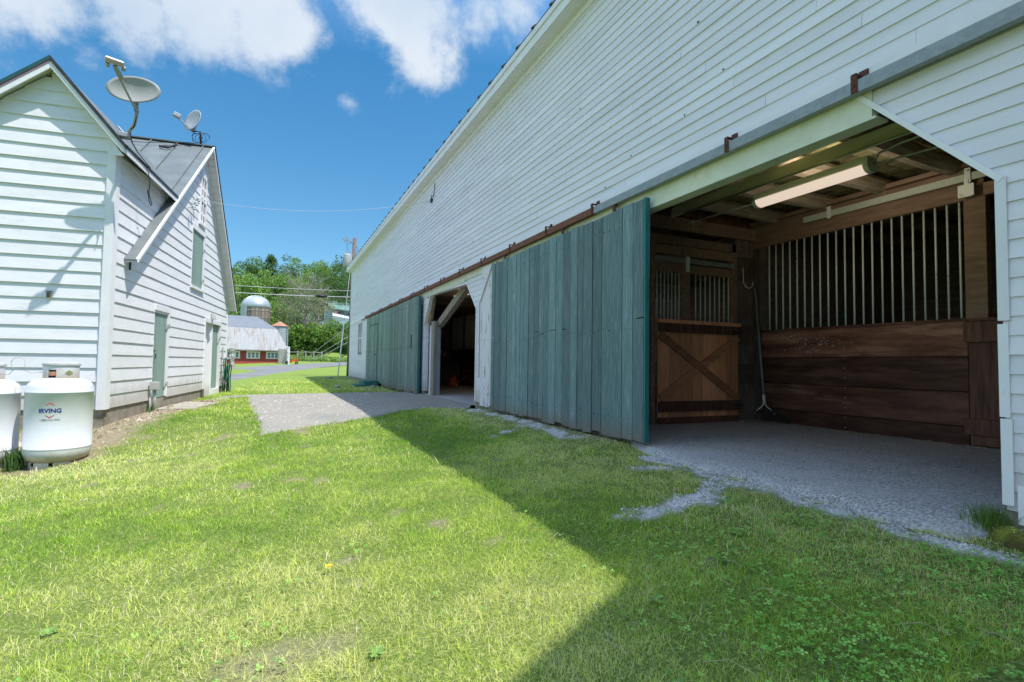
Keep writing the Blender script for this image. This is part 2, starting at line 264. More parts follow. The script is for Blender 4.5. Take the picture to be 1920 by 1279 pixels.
def inpoly(X,Y,P):
    r=np.zeros(X.shape,bool); n=len(P)
    for i in range(n):
        x1,y1=P[i];x2,y2=P[(i+1)%n]
        if y1==y2: continue
        c=((y1>Y)!=(y2>Y))&(X<(x2-x1)*(Y-y1)/(y2-y1)+x1); r^=c
    return r
def dline(X,Y,P):
    d=np.full(X.shape,1e9)
    for (x1,y1),(x2,y2) in zip(P[:-1],P[1:]):
        L2=(x2-x1)**2+(y2-y1)**2; t=np.clip(((X-x1)*(x2-x1)+(Y-y1)*(y2-y1))/L2,0,1)
        d=np.minimum(d,np.hypot(X-x1-t*(x2-x1),Y-y1-t*(y2-y1)))
    return d
DRIVEP=[(-.72,17.9),(-.55,14.3),(-.32,11.4),(-.2,9.35),(.41,9.6),(1.12,9.85),(1.7,10.0),(2.25,10.7),(3.0,11.2),(3.6,11.0),(3.96,10.7),(3.96,16.4),(3.4,17.6),(2.8,17.6),(1.3,17.9)]
APRONP=[(3.96,5.4),(3.70,4.35),(3.63,3.67),(3.68,3.19),(3.62,2.5),(3.56,2.05),(3.66,1.7),(3.96,1.66)]
PATHP=[(-.5,17.9),(-1.3,17.6),(-1.6,16.4),(-1.45,16.2),(-.9,17.0),(-.5,17.2)]
def gravel(X,Y):
    n=fbm(X*5+3,Y*5,3)
    a=1-sstep(.01,.10,dline(X,Y,[(3.64,10),(3.66,8.77),(3.66,7.55),(3.55,5.9)])+(n-.5)*.42)
    b=1-sstep(.01,.09,dline(X,Y,[(2.66,6.64),(3.15,7.0),(3.6,7.4)])+(n-.5)*.2)
    c=1-sstep(.03,.14,dline(X,Y,[(3.62,4.4),(3.54,3.6),(3.54,3.15),(3.55,2.78),(3.50,2.4),(3.42,1.95),(3.48,1.6),(3.55,.6)])+(n-.5)*.3)
    d=1-sstep(.03,.16,dline(X,Y,[(3.55,3.5),(3.1,3.15),(2.75,2.98),(2.3,2.92)])+(n-.5)*.42)
    e=1-sstep(.02,.12,dline(X,Y,[(3.15,4.1),(3.4,3.95)])+(n-.5)*.25)
    br=sstep(.30,.55,fbm(X*9+77,Y*9+13,2)); return np.clip(np.max([a,b*.9,c,d,e],axis=0)*(.25+.75*br),0,1)
def baredirt(X,Y):
    n=fbm(X*3,Y*3,4)
    near=1-sstep(.25,.75,dline(X,Y,[(-3.2,10.6),(-2.45,10.3),(-2.3,11.4),(-2.05,13.2),(-1.75,15.6)])+(n-.5)*.9)
    t=1-sstep(.1,.6,np.hypot(X+2.85,Y-9.5)+(n-.5)*.5-.2)
    sp=sstep(.72,.84,fbm(X*2.3+40,Y*2.3+9,4))*.7*(X<3)
    b=1-sstep(.1,.5,dline(X,Y,[(3.85,10),(3.8,5.6)])+(n-.5)*.5)
    g=(1-sstep(.02,.30,np.hypot((X-.05),(Y-2.35)*1.8)+(n-.5)*.7))*.55
    return np.clip(np.max([near*.9,t*.8,sp,b*.6,g*.9],axis=0),0,1)
def dryness(X,Y):
    d=fbm(X*.9+5,Y*.9+70,4); d2=fbm(X*.25+1,Y*.25+3,2)
    b=sstep(2.2,3.3,X)*.85*sstep(0,1.5,Y)
    s=sstep(1.9,.6,X)*.12
    return np.clip((d-.42)*2.5+(d2-.5)*1.2+b+s,0,1)
def hard2(X,Y): n=(fbm(X*6+5,Y*6,3)-.5)*.3; return hard(X+n*(X<3.9),Y+n)
def hard(X,Y): return inpoly(X,Y,DRIVEP)|inpoly(X,Y,APRONP)|inpoly(X,Y,PATHP)
def az(X,Y): # surface of the asphalt and drive
    return np.where(X>=3.93,0,(gz(X,Y)+.006)*(1-sstep(3.5,3.95,X)))
# ------------------------------------------------------------------ ground sheet
def ground_material():
    m=bpy.data.materials.new('lawn_soil_ground'); m.use_nodes=True; nt=m.node_tree;N=nt.nodes;L=nt.links;p=N['Principled BSDF']; p.inputs['Roughness'].default_value=.95; p.inputs['Specular IOR Level'].default_value=.1
    tc=N.new('ShaderNodeTexCoord')
    def noise(s,d=6,r=.65):
        n=N.new('ShaderNodeTexNoise'); n.inputs['Scale'].default_value=s; n.inputs['Detail'].default_value=d; n.inputs['Roughness'].default_value=r; L.new(tc.outputs['Object'],n.inputs['Vector']); return n.outputs['Fac']
    def ramp(f,*st):
        c=N.new('ShaderNodeValToRGB'); e=c.color_ramp.elements
        while len(e)<len(st): e.new(.5)
        for i,(q,cc) in enumerate(st): e[i].position=q; e[i].color=(*cc,1)
        L.new(f,c.inputs['Fac']); return c.outputs[0]
    def mix(f,a,b):
        x=N.new('ShaderNodeMix'); x.data_type='RGBA'; L.new(f,x.inputs['Factor']); L.new(a,x.inputs[6]); L.new(b,x.inputs[7]); return x.outputs[2]
    def att(n): a=N.new('ShaderNodeAttribute'); a.attribute_name=n; return a.outputs['Fac']
    grass=mix(noise(.22,5),ramp(noise(1.6,8,.75),(.3,(.13,.20,.035)),(.7,(.22,.29,.065))),ramp(noise(9,5),(.3,(.16,.23,.045)),(.7,(.25,.32,.085))))
    thatch=ramp(noise(60,4),(.3,(.06,.10,.02)),(.55,(.15,.20,.045)),(.75,(.38,.36,.18)))
    dirt=ramp(noise(25,6),(.3,(.17,.13,.09)),(.7,(.36,.30,.22)))
    grav=ramp(noise(130,3),(.3,(.34,.335,.32)),(.7,(.72,.71,.69)))
    c=mix(att('near'),grass,thatch); c=mix(att('dirt'),c,dirt); c=mix(att('grav'),c,grav)
    L.new(c,p.inputs['Base Color'])
    b=N.new('ShaderNodeBump'); b.inputs['Strength'].default_value=.8; b.inputs['Distance'].default_value=.02; L.new(noise(45,5),b.inputs['Height']); L.new(b.outputs[0],p.inputs['Normal'])
    return m
def build_ground():
    xs=np.concatenate([np.linspace(-900,-60,14),np.linspace(-55,-9,24),np.linspace(-8.5,-3.6,25),np.arange(-3.5,4.2,.055),np.linspace(4.3,12,12),np.linspace(14,60,24),np.linspace(80,900,14)])
    ys=np.concatenate([np.linspace(-300,-10,8),np.linspace(-8,-.2,10),np.arange(0,6,.06),np.arange(6,13,.09),np.arange(13,26,.25),np.arange(26,60,1.2),np.linspace(62,220,60),np.linspace(240,1200,20)])
    X,Y=np.meshgrid(xs,ys); Z=gz(X,Y); nx,ny=len(xs),len(ys)
    hd=hard(X,Y)|((X>3.95)&(Y>-1)&(Y<31)); Z=Z-hd*.02
    gv=gravel(X,Y); Z=Z+gv*.012*(1-hd)
    i=np.arange(nx-1)[None,:]+nx*np.arange(ny-1)[:,None]; F=np.stack([i,i+1,i+1+nx,i+nx],-1).reshape(-1,4)
    o=np_mesh('ground',np.stack([X,Y,Z],-1).reshape(-1,3),F.ravel(),np.full(len(F),4),ground_material(),
      col={'near':(1-sstep(12,24,np.hypot(X,Y))).ravel(),'dirt':np.where(np.hypot(X,Y)<30,baredirt(X,Y),0).ravel(),'grav':gv.ravel()})
    o.data.polygons.foreach_set('use_smooth',[True]*len(o.data.polygons)); tag(o,kind='structure')
build_ground()
def sheet(name,P,mat_,h=.07,zf=az,jit=.03,x0=None):
    P=np.array(P); xs=np.arange(P[:,0].min()-.05,P[:,0].max()+.05,h); ys=np.arange(P[:,1].min()-.05,P[:,1].max()+.05,h)
    X,Y=np.meshgrid(xs,ys); nx,ny=len(xs),len(ys)
    Xc=X[:-1,:-1]+h/2;Yc=Y[:-1,:-1]+h/2; n=(fbm(Xc*4,Yc*4,3)-.5)*.25
    keep=inpoly(Xc+n*(Xc<3.8),Yc+n*(Xc<3.8),[tuple(p) for p in P])
    i=np.arange(nx-1)[None,:]+nx*np.arange(ny-1)[:,None]; F=np.stack([i,i+1,i+1+nx,i+nx],-1)[keep]
    u,inv=np.unique(F.ravel(),return_inverse=True)
    x=X.ravel()[u];y=Y.ravel()[u]; cnt=np.bincount(inv,minlength=len(u)); drop=np.where((cnt<4)&(x<3.88),.06,0)
    o=np_mesh(name,np.stack([x,y,zf(x,y)-drop],-1),inv,np.full(len(F),4),mat_); return tag(o,kind='structure')
sheet('driveway',DRIVEP,DRIVE)
sheet('apron',APRONP,ASPHALT,h=.04)
sheet('path',PATHP,DRIVE,zf=lambda x,y:gz(x,y)+.006)
fl=MB(); fl.add([(3.945,-1.1,.001),(7.75,-1.1,.001),(7.75,31,.001),(3.945,31,.001)],[(0,1,2,3)]); tag(link_mesh('floor',fl,ASPHALT,recenter=False),kind='structure')
# far road: sweeps past the lawn
def ribbon(name,c,w,mat_,lift=.03):
    mb=MB(); n=len(c); vs=[]
    for i in range(n):
        p=Vector((*c[i],0)); d=(Vector((*c[min(i+1,n-1)],0))-Vector((*c[max(i-1,0)],0))).normalized(); s=Vector((-d.y,d.x,0))*w[i]/2
        for q in (p-s,p+s): vs.append((q.x,q.y,G(q.x,q.y)+lift))
    mb.add(vs,[(2*i,2*i+1,2*i+3,2*i+2) for i in range(n-1)]); return tag(link_mesh(name,mb,mat_,recenter=False),kind='structure')
# ------------------------------------------------------------------ siding
def siding(mb,org,A,O,z0,z1,ex,t,depth,iv,seam=0,skip=0):
    """lapped courses: org point, A unit vector along the wall, O outward; iv(z) -> list of (a0,a1)"""
    org=Vector(org);A=Vector(A);O=Vector(O); z=z0; k=0
    while z<z1-1e-4:
        zt=min(z+ex,z1); zl=z+1e-3; zh=zt-1e-3
        lo=iv(zl); hi=iv(zh)
        if len(lo)!=len(hi): m=iv((zl+zh)/2); lo=hi=m
        for (a,b),(c,d) in zip(lo,hi):
            cuts=[0,1]
            if seam and b-a>seam*1.2:
                n=int((b-a)/seam); ph=((k*.37)%1)
                cuts=[0]+[min(max((i+ph)/(n+1),0.01),.99) for i in range(n+1)]+[1]; cuts=sorted(set(cuts))
            for u,v in zip(cuts[:-1],cuts[1:]):
                g=.0012 if seam else 0
                a1=a+(b-a)*u+g;b1=a+(b-a)*v-g;c1=c+(d-c)*u+g;d1=c+(d-c)*v-g
                jt=random.uniform(-.003,.003) if seam else random.uniform(-.003,.003)
                P=lambda s,o,zz:(org+A*s+O*o)+Vector((0,0,zz))
                mb.hexa([P(a1,t+jt,z),P(b1,t+jt,z),P(b1,-depth,z),P(a1,-depth,z),P(c1,.002,zt),P(d1,.002,zt),P(d1,-depth,zt),P(c1,-depth,zt)],random.random())
        z=zt;k+=1
# ------------------------------------------------------------------ the big white barn
BX=3.95
barn=empty('white_barn',(BX,0,0),label='long white barn with lapped siding and teal sliding doors on the right',cat='barn')
def iv_barn(z):
    if z>2.95: return [(-1.2,31.5)]
    r=[]
    e1=1.64 if z<2.07 else 1.64+(z-2.07)*.95
    r.append((-1.2,e1)); 
    e2=10.6 if z<2.11 else 10.6+(z-2.11)*1.05
    if z>2.76: e2=15.0
    r.append((5.15,e2))
    e3=14.9 if z<2.0 else 14.9-(z-2.0)*.75
    if z>2.76: e3=15.0; r[-1]=(5.15,14.99)
    if 1.17<z<2.99: r+= [(e3,26.72),(28.14,31.5)]
    else: r.append((e3,31.5))
    return r
mb=MB(); siding(mb,(BX,0,0),(0,1,0),(-1,0,0),.09,2.955,.1135,.0145,.12,iv_barn,seam=3.6)
siding(mb,(BX,0,0),(0,1,0),(-1,0,0),3.13,6.18,.1135,.0145,.12,iv_barn,seam=3.6)
link_mesh('wall',mb,WHITE_SIDING,barn)
# solid plank core behind it, the far gable end and the added, unseen near block
mb=MB(); mb.box(BX,BX+.1,-1.2,31.5,2.955,6.3); mb.prism([(4.02,.0),(18,0),(18,6.3),(11,11.9),(4.02,6.0)],'y',31.38,31.5)
link_mesh('wall',mb,WHITE_SIDING,barn)
for a,b in [(-1.2,1.66),(5.15,10.6),(14.95,31.46)]: fd=MB(); fd.box(BX-.004,BX+.16,a,b,-.35,.085); link_mesh('foundation',fd,CONC,barn)
# flat header board, cream strip and track
mb=MB()
for a,b in zip([-1.2,3.85,7.4,11,14.7,18.4,22,25.7],[3.847,7.397,10.997,14.697,18.397,21.997,25.697,31.5]): mb.box(BX-.03,BX-.0,a,b,2.99,3.128,random.random())
link_mesh('header_board',mb,WHITE_TRIM,barn)
mb=MB(); mb.box(BX-.022,BX+.05,2.36,4.0,2.745,2.953,.4); mb.box(BX-.02,BX+.05,4.003,5.2,2.745,2.953,.6); mb.box(BX-.03,BX+.12,2.33,5.2,2.725,2.744,.2)
mb.box(BX-.022,BX+.05,11.4,15.6,2.77,2.953,.5); mb.box(BX-.024,BX-.015,5.2,11.4,2.8,2.953,.5); mb.box(BX-.024,BX-.015,15.6,25.4,2.83,2.953,.5)
link_mesh('lintel_board',mb,CREAM_TRIM,barn)
tr=MB(); 
def track(mb,y0,y1,z=2.96,h=.085,x=BX-.085):
    mb.prism([(x-.03,z-.03),(x+.03,z-.03),(x+.03,z-.022),(x-.022,z-.022),(x-.022,z+h-.03),(x+.05,z+h-.022),(x+.05,z+h-.01),(x-.03,z+h-.022)],'y',y0,y1)
track(tr,-1.2,5.9); link_mesh('door_track',tr,GALV,barn)
tr=MB(); track(tr,5.9,25.3); link_mesh('door_track',tr,RUST,barn)
tr=MB(); tr.box(BX-.08,BX-.05,25.3,26.9,2.955,2.99); link_mesh('door_track',tr,GREYWOOD,barn)
for y in [2.42,3.62,5.93,7.25,8.65,10.1,11.5,13.0,14.6,16.2,17.9,19.7,21.6,23.6,25.3]:
    b=MB(); b.box(BX-.127,BX-.114,y-.02,y+.025,2.93,3.065); b.box(BX-.13,BX-.03,y-.018,y+.02,3.06,3.07); b.box(BX-.045,BX-.031,y-.05,y+.015,3.06,3.11); b.tube([(BX-.125,y,2.98),(BX-.135,y,2.98)],.009,6)
    link_mesh('track_bracket',b,RUST_DK,barn)
# trims round the openings
def strip(mb,p,q,w,o=.026,d=.1,x=BX): # board in the wall plane from (y,z) p to q
    p=Vector((x,*p));q=Vector((x,*q)); dd=(q-p).normalized(); n=Vector((1,0,0)).cross(dd)*w/2
    a=[p-n,p+n,q+n,q-n]; mb.hexa([v+Vector((-o,0,0)) for v in a]+[v+Vector((d,0,0)) for v in a],random.random())
for a_ in [((1.628,.12),(1.628,.62),.055),((1.634,.63),(1.634,1.18),.05,.023),((1.628,1.2),(1.628,2.06),.055),((1.622,2.045),(2.46,2.945),.036,.03),((1.568,.02),(1.568,.24),.035,.022),((10.59,.1),(10.59,2.1),.05),((10.585,2.09),(11.3,2.775),.045,.03),((14.93,2.0),(14.3,2.8),.05,.03)]:
    t=MB(); strip(t,*a_); link_mesh('opening_trim',t,WHITE_TRIM,barn)
# eaves
YA,YB=-1.2,31.85
mb=MB(); ex,ez=3.70,6.35; k=.80
mb.prism([(ex,ez),(11,ez+(11-ex)*k),(11,ez+(11-ex)*k+.05),(ex-.02,ez+.035)],'y',YA,YB); mb.prism([(11.001,ez+(11-ex)*k),(18.4,ez),(18.42,ez+.035),(11.001,ez+(11-ex)*k+.05)],'y',YA,YB)
y=YA
while y<YB-.3:
    mb.prism([(ex-.045,ez+.01),(ex+.3,ez+.30),(ex+.3,ez+.33),(ex-.05,ez+.04)],'y',y,y+.07,.2); y+=.62+random.uniform(-.03,.03)
link_mesh('roof',mb,ROOFDARK,barn)
mb=MB(); mb.prism([(ex,ez-.03),(ex+.022,ez-.03),(ex+.022,ez-.24),(ex,ez-.24)],'y',YA,YB-.02); mb.prism([(ex-.022,ez+.01),(ex-.001,ez+.01),(ex-.001,ez-.09),(ex-.022,ez-.09)],'y',YA,YB-.02)
mb.prism([(4.0,6.1),(5,6.9),(5,6.6),(4.0,5.8)],'y',YB-.3,YB-.02); link_mesh('fascia',mb,WHITE_TRIM,barn)
mb=MB(); mb.prism([(ex+.023,ez-.225),(BX+.02,ez-.225),(BX+.02,ez-.245),(ex+.023,ez-.245)],'y',YA,YB-.02); mb.prism([(BX-.035,ez-.246),(BX+.0,ez-.246),(BX+.0,ez-.34),(BX-.035,ez-.34)],'y',YA,31.5)
link_mesh('soffit',mb,WHITE_TRIM,barn)
# corner board at the far end
mb=MB(); mb.box(BX-.025,BX+.01,31.42,31.53,0,6.1); link_mesh('corner_board',mb,WHITE_TRIM,barn)
# window at the far end
def window(parent,y0,y1,z0,z1,x=BX):
    f=MB()
    for (a,b,c,d) in [(y0-.08,y0,z0-.08,z1+.02),(y1,y1+.08,z0-.08,z1+.02),(y0,y1,z0-.08,z0),(y0,y1,z1-.06,z1+.02),(y0,y1,(z0+z1)/2-.03,(z0+z1)/2+.03)]: f.box(x-.03,x+.05,a,b,c,d)
    f.box(x-.02,x+.03,(y0+y1)/2-.015,(y0+y1)/2+.015,z0,z1)
    w=link_mesh('window',f,WHITE_TRIM,parent); g=MB(); g.box(x+.0,x+.01,y0,y1,z0,z1); link_mesh('pane',g,GLASSDK,w)
window(barn,26.8,28.05,1.25,2.92)
mk=MB(); rr=random.Random(77)
for i in range(46):
    y=rr.uniform(1.8,26)**1; z=rr.choice([rr.uniform(3.2,6.0)]); z=3.13+round((z-3.13)/.1135)*.1135+.008; w_=rr.uniform(.004,.014); mk.box(BX-.0185,BX-.012,y-w_,y+w_,z,z+rr.uniform(.006,.02))
link_mesh('siding_marks',mk,ROOFDARK,barn)['kind']='stuff'
# sliding doors of upright planks
def plank_door(name,y0,y1,z0,z1,x,mat_,n,parent,rag=.03,seed=1,label=None,joints=True,lean=0):
    rr=random.Random(seed); mb=MB(); w=(y1-y0)/n; y=y0
    ws=[w*rr.uniform(.75,1.25) for i in range(n)]; s=sum(ws); ws=[q*(y1-y0)/s for q in ws]
    for i,q in enumerate(ws):
        zz0=z0+rr.uniform(-rag,rag); zz1=z1+rr.uniform(-.012,.012); dx=rr.uniform(-.008,.006); g=rr.uniform(.002,.0075); tt=rr.random()
        zj=None
        if joints and rr.random()<.4: zj=1.35+rr.uniform(-.03,.1)
        segs=[(zz0,zz1)] if zj is None else [(zz0,zj-.004),(zj+.004,zz1)]
        for j,(a,b) in enumerate(segs):
            lo=lean*(1-(a-z0)/(z1-z0)); hi=lean*(1-(b-z0)/(z1-z0)); g2=g*(2.2 if j==0 and rr.random()<.3 else 1)
            c=rr.uniform(-.012,.012)
            mb.hexa([(x+dx-lo,y+g2,a+c),(x+dx+.028-lo,y+g2,a+c),(x+dx+.028-lo,y+q-g,a-c),(x+dx-lo,y+q-g,a-c),(x+dx-hi,y+g,b),(x+dx+.028-hi,y+g,b),(x+dx+.028-hi,y+q-g,b),(x+dx-hi,y+q-g,b)],tt)
        y+=q
    mb.box(x+.031,x+.036,y0+.01,y1-.01,z0+.03,z1-.02,0)
    for z in (z0+.25,(z0+z1)/2,z1-.25):
        lo=lean*(1-(z-z0)/(z1-z0)); mb.box(x+.037-lo,x+.055-lo,y0+.02,y1-.02,z-.09,z+.09,.2)
    o=link_mesh(name,mb,mat_,parent,bevel=.004)
    nm=MB(); y=y0
    for q in ws:
        for z in (z0+.25,(z0+z1)/2-.1,z1-.22):
            for f in (.25,.75): zz=z+rr.uniform(-.03,.03); yy=y+q*f; nm.box(x-.0105,x+.003,yy-.004,yy+.004,zz-.004,zz+.004)
        y+=q
    link_mesh('nail_heads',nm,ROOFDARK,o)['kind']='stuff'
    if label: o['label']=label
    return o
d1=plank_door('sliding_door',4.82,9.44,.03,2.83,3.82,TEAL,24,barn,rag=.022,seed=5,label='wide teal plank sliding door beside the open bay')
e=MB(); e.box(3.815,3.872,4.79,4.818,.03,2.82,.1); e.box(3.81,3.875,4.785,4.817,1.9,2.83,.3); link_mesh('edge_board',e,mat('saturated_teal_edge',(.03,.17,.165),(.05,.22,.21),rough=.6,tintamt=.2,bump=.5),d1)
for y in (5.45,6.75,8.9):
    h=MB(); h.box(3.845,3.86,y-.03,y+.03,2.80,2.93); h.tube([(3.84,y,2.93),(3.88,y,2.93)],.035,10); link_mesh('door_hanger',h,RUST_DK,d1)
wd=plank_door('sliding_door',9.42,10.2,.05,2.9,3.885,OLDWHITE,3,barn,rag=.02,seed=9,label='white board door panel between siding and teal door',joints=False)
h=MB(); h.tube([(3.86,9.5,2.9),(3.865,10.22,2.15),(3.865,10.2,.6)],.012,6); link_mesh('drain_pipe',h,GREYPLASTIC,barn)
d2=plank_door('sliding_door',15.08,20.1,.0,2.86,3.80,TEAL2,24,barn,rag=.03,seed=21,label='faded green sliding door right of the green step')
for y in (15.9,): h=MB(); h.box(3.785,3.799,y-.03,y+.03,1.35,1.75); link_mesh('handle',h,ROOFDARK,d2)
e=MB(); e.box(3.79,3.86,15.03,15.078,.0,2.85,.3); link_mesh('edge_board',e,GREEN_STEP,d2)
d3=plank_door('sliding_door',20.16,24.8,.05,2.88,3.835,TEAL2,20,barn,rag=.03,seed=33,label='farthest green sliding door with a small inset door')
h=MB(); h.box(3.826,3.833,21.95,22.0,.1,2.5); h.box(3.826,3.833,21.95,24.0,2.47,2.51); h.box(3.826,3.833,20.85,20.93,1.35,1.75); h.box(3.82,3.833,21.9,22.6,1.2,1.23)
link_mesh('wicket_door',h,ROOFDARK,d3)
# unseen tall block added behind the camera, roof edge shaped to shade the lawn
tb=MB(); tb.prism([(1.35,-.3),(18,-.3),(18,8.2),(9.4,17.0),(8.9,17.0),(1.35,8.45-2.6)],'y',-12,-1.25)
RK=lambda x:9.75+1.10*(x-4.75)
tb=MB(); tb.prism([(1.35,-.4),(17.6,-.4),(17.6,RK(1.35)-.1),(9.4,RK(9.4)-.1),(1.35,RK(1.35)-.1)],'y',-12,-1.35); link_mesh('wall',tb,WHITE_CLAP,barn)
tb=MB(); tb.prism([(1.15,RK(1.15)-.06),(9.4,RK(9.4)-.06),(9.4,RK(9.4)),(1.15,RK(1.15))],'y',-12.3,-1.2); tb.prism([(9.401,RK(9.4)-.06),(17.8,RK(1.15)-.06),(17.8,RK(1.15)),(9.401,RK(9.4))],'y',-12.3,-1.2); link_mesh('roof',tb,ROOFDARK,barn)
# ------------------------------------------------------------------ inside the barn
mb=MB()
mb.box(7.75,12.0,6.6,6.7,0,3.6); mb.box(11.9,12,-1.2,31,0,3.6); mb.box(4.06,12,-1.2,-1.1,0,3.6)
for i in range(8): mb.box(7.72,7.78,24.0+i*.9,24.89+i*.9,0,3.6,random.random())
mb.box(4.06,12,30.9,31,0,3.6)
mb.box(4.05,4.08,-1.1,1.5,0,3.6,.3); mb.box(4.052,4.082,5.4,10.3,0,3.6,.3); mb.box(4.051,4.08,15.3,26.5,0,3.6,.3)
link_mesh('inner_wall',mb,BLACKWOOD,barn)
mb=MB(); y=-1.2
while y<31:
    mb.box(3.97,12,y,min(y+.2,31)-.008,3.60,3.64,random.random()); y+=.2
link_mesh('loft_floor',mb,CEIL,barn)
y=-.7; i=0
while y<30.5:
    m=MB(); r=.12; pts=[(4.06+q*(7.9/8),y+random.uniform(-.03,.03),3.44+random.uniform(-.02,.02)) for q in range(9)]; m.tube(pts,[r*random.uniform(.9,1.1) for _ in pts],9,tint=random.random())
    m.box(4.06,4.07,y-.01,y+.01,3.5,3.52); link_mesh('joist',m,JOIST,barn,smooth=False); y+=.86; i+=1
# loft: nothing shows; the aisle's stall front
def P(o,**k): return tag(o,**k)
SX=7.6
st=empty('stall_front',(SX,4.8,0),label='dark wooden stall front with rows of steel bars facing the open bay',cat='stall')
def hplank(mb,x,y0,y1,z0,z1,th=.04,tint=None): mb.box(x,x+th,y0,y1,z0,z1,random.random() if tint is None else tint)
for (z0,z1,ti) in [(1.074,1.50,.95),(.65,1.064,.12),(.23,.640,.30),(.0,.220,.05)]:
    m=MB(); hplank(m,SX,3.50,6.44,z0,z1,tint=ti); link_mesh('plank',m,WOOD_DK,st,bevel=.004)
m=MB(); hplank(m,SX-.02,3.5,6.44,1.50,1.535,.1,.3); link_mesh('cap_rail',m,WOOD_DK,st)
m=MB(); hplank(m,SX-.01,3.3,6.6,2.97,3.36,.09,.35); link_mesh('top_beam',m,WOOD_MID,st,bevel=.005)
m=MB(); hplank(m,SX-.06,-.5,6.75,3.37,3.43,.2,.7); link_mesh('ledge_board',m,WOOD_MID,st,bevel=.004)
m=MB(); m.box(SX-.03,SX+.08,3.28,3.50,1.49,2.97,.45); link_mesh('post',m,WOOD_MID,st,bevel=.005)
m=MB(); m.box(SX-.02,SX+.08,6.37,6.46,1.5,2.97,.5);m.box(SX-.0,SX+.08,6.46,6.6,0,2.97,.1); link_mesh('post',m,WOOD_POST,st,bevel=.005)
nb=22
for i in range(nb):
    m=MB(); y=6.30-(6.30-3.57)*i/(nb-1); m.tube([(SX+.035,y,1.50),(SX+.035,y,2.98)],.0125,8,tint=random.random()); link_mesh('bar',m,BARS,st,smooth=True)
for y in (3.12,2.98,2.84,2.7,2.56,2.42):
    m=MB(); m.tube([(SX+.0,y,1.47),(SX+.0,y,3.0)],.014,8); link_mesh('bar',m,BARS,st,smooth=True)
# sliding stall door at the right end
sd=MB(); x=SX-.05
sd.box(x,x+.04,2.2,3.52,1.24,1.485,.6); sd.box(x,x+.04,2.2,3.53,.14,.335,.2); sd.box(x-.01,x+.06,2.2,3.5,1.487,1.52,.2)
for a,b in [(2.2,2.48),(2.49,2.8),(2.81,3.14),(3.147,3.49)]: sd.box(x+.042,x+.07,a,b,.02,1.24,random.random()*.5)
link_mesh('stall_door',sd,WOOD_DKV,st,bevel=.004)
sd=MB(); sd.box(x,x+.05,2.2,3.29,2.97,3.12,.7); link_mesh('top_rail',sd,WOOD_MID,st,bevel=.004)
m=MB(); m.box(SX-.085,SX-.075,-.3,5.58,3.185,3.265); m.box(SX-.085,SX-.045,-.3,5.58,3.265,3.27); m.box(SX-.085,SX-.06,-.3,5.58,3.18,3.185); link_mesh('door_track',m,mat('green_tinged_galvanised_track',(.52,.57,.47),(.64,.69,.58),rough=.6,metal=.1,scale=40,tintamt=0),st)
for y,z in ((5.15,0),(3.42,1)):
    m=MB(); m.box(SX-.1,SX-.087,y-.03,y+.03,3.15,3.33); m.tube([(SX-.09,y,3.30),(SX-.12,y,3.30)],.014,8)
    if z: m.box(SX-.12,SX-.10,y-.07,y+.09,2.98,3.13); m.box(SX-.11,SX-.09,y-.01,y+.03,3.1,3.2)
    link_mesh('track_bracket',m,BARS,st)
# white flecks and nail heads
m=MB()
for z in np.linspace(.05,1.2,9): m.tube([(SX-.004,5.0,z),(SX+.001,5.0,z)],.007,6)
for i in range(70):
    y=random.gauss(5.5,.22); z=random.uniform(1.15,1.42); s=random.uniform(.003,.009); m.box(SX-.002,SX+.001,y-s,y+s,z-s,z+s)
link_mesh('paint_flecks',m,OLDWHITE,st)['kind']='stuff'
# partition with the cross-braced door
PY=6.6
pt=empty('stall_partition',(6.3,PY,0),label='dark cross partition with grilles and cross braced wooden door',cat='partition')
m=MB()
for z0,z1 in [(0,.32),(.325,.62),(.625,.95),(.955,1.3),(1.305,1.62),(1.625,2.0),(2.005,2.4),(2.405,2.8),(2.805,3.1)]: m.box(7.19,7.6,PY,PY+.05,z0,z1,random.random())
link_mesh('plank',m,WOOD_POST,pt,bevel=.004)
m=MB(); m.box(4.06,5.35,PY,PY+.05,0,3.3,.3); m.box(4.06,7.6,PY+.01,PY+.06,3.1,3.59,.2); link_mesh('plank',m,WOOD_DK,pt)
m=MB(); m.box(4.06,7.6,PY-.06,PY+.0,3.1,3.3,.5); link_mesh('top_beam',m,WOOD_MID,pt)
m=MB(); m.box(5.35,5.44,PY-.02,PY+.06,0,3.0,.5); m.box(7.08,7.19,PY-.02,PY+.06,1.62,3.0,.5); m.box(5.98,6.14,PY-.03,PY+.05,1.62,2.8,.5); m.box(5.44,7.08,PY-.015,PY+.05,2.42,2.56,.4); m.box(5.44,7.08,PY-.015,PY+.05,2.7,2.85,.6); m.box(5.44,7.17,PY-.02,PY+.06,2.86,3.0,.2)
link_mesh('post',m,WOOD_MID,pt,bevel=.004)
m=MB(); m.box(5.4,7.1,PY-.05,PY-.04,2.575,2.65); link_mesh('door_track',m,GALV,pt)
m=MB(); m.box(6.02,6.09,PY-.075,PY-.052,2.43,2.68); link_mesh('track_bracket',m,BARS,pt)
for x in list(np.linspace(5.5,5.95,7))+list(np.linspace(6.3,7.03,8)):
    m=MB(); m.tube([(x,PY+.02,1.6),(x,PY+.02,2.45 if x<6 else 2.45)],.011,7); link_mesh('bar',m,BARS,pt,smooth=True)
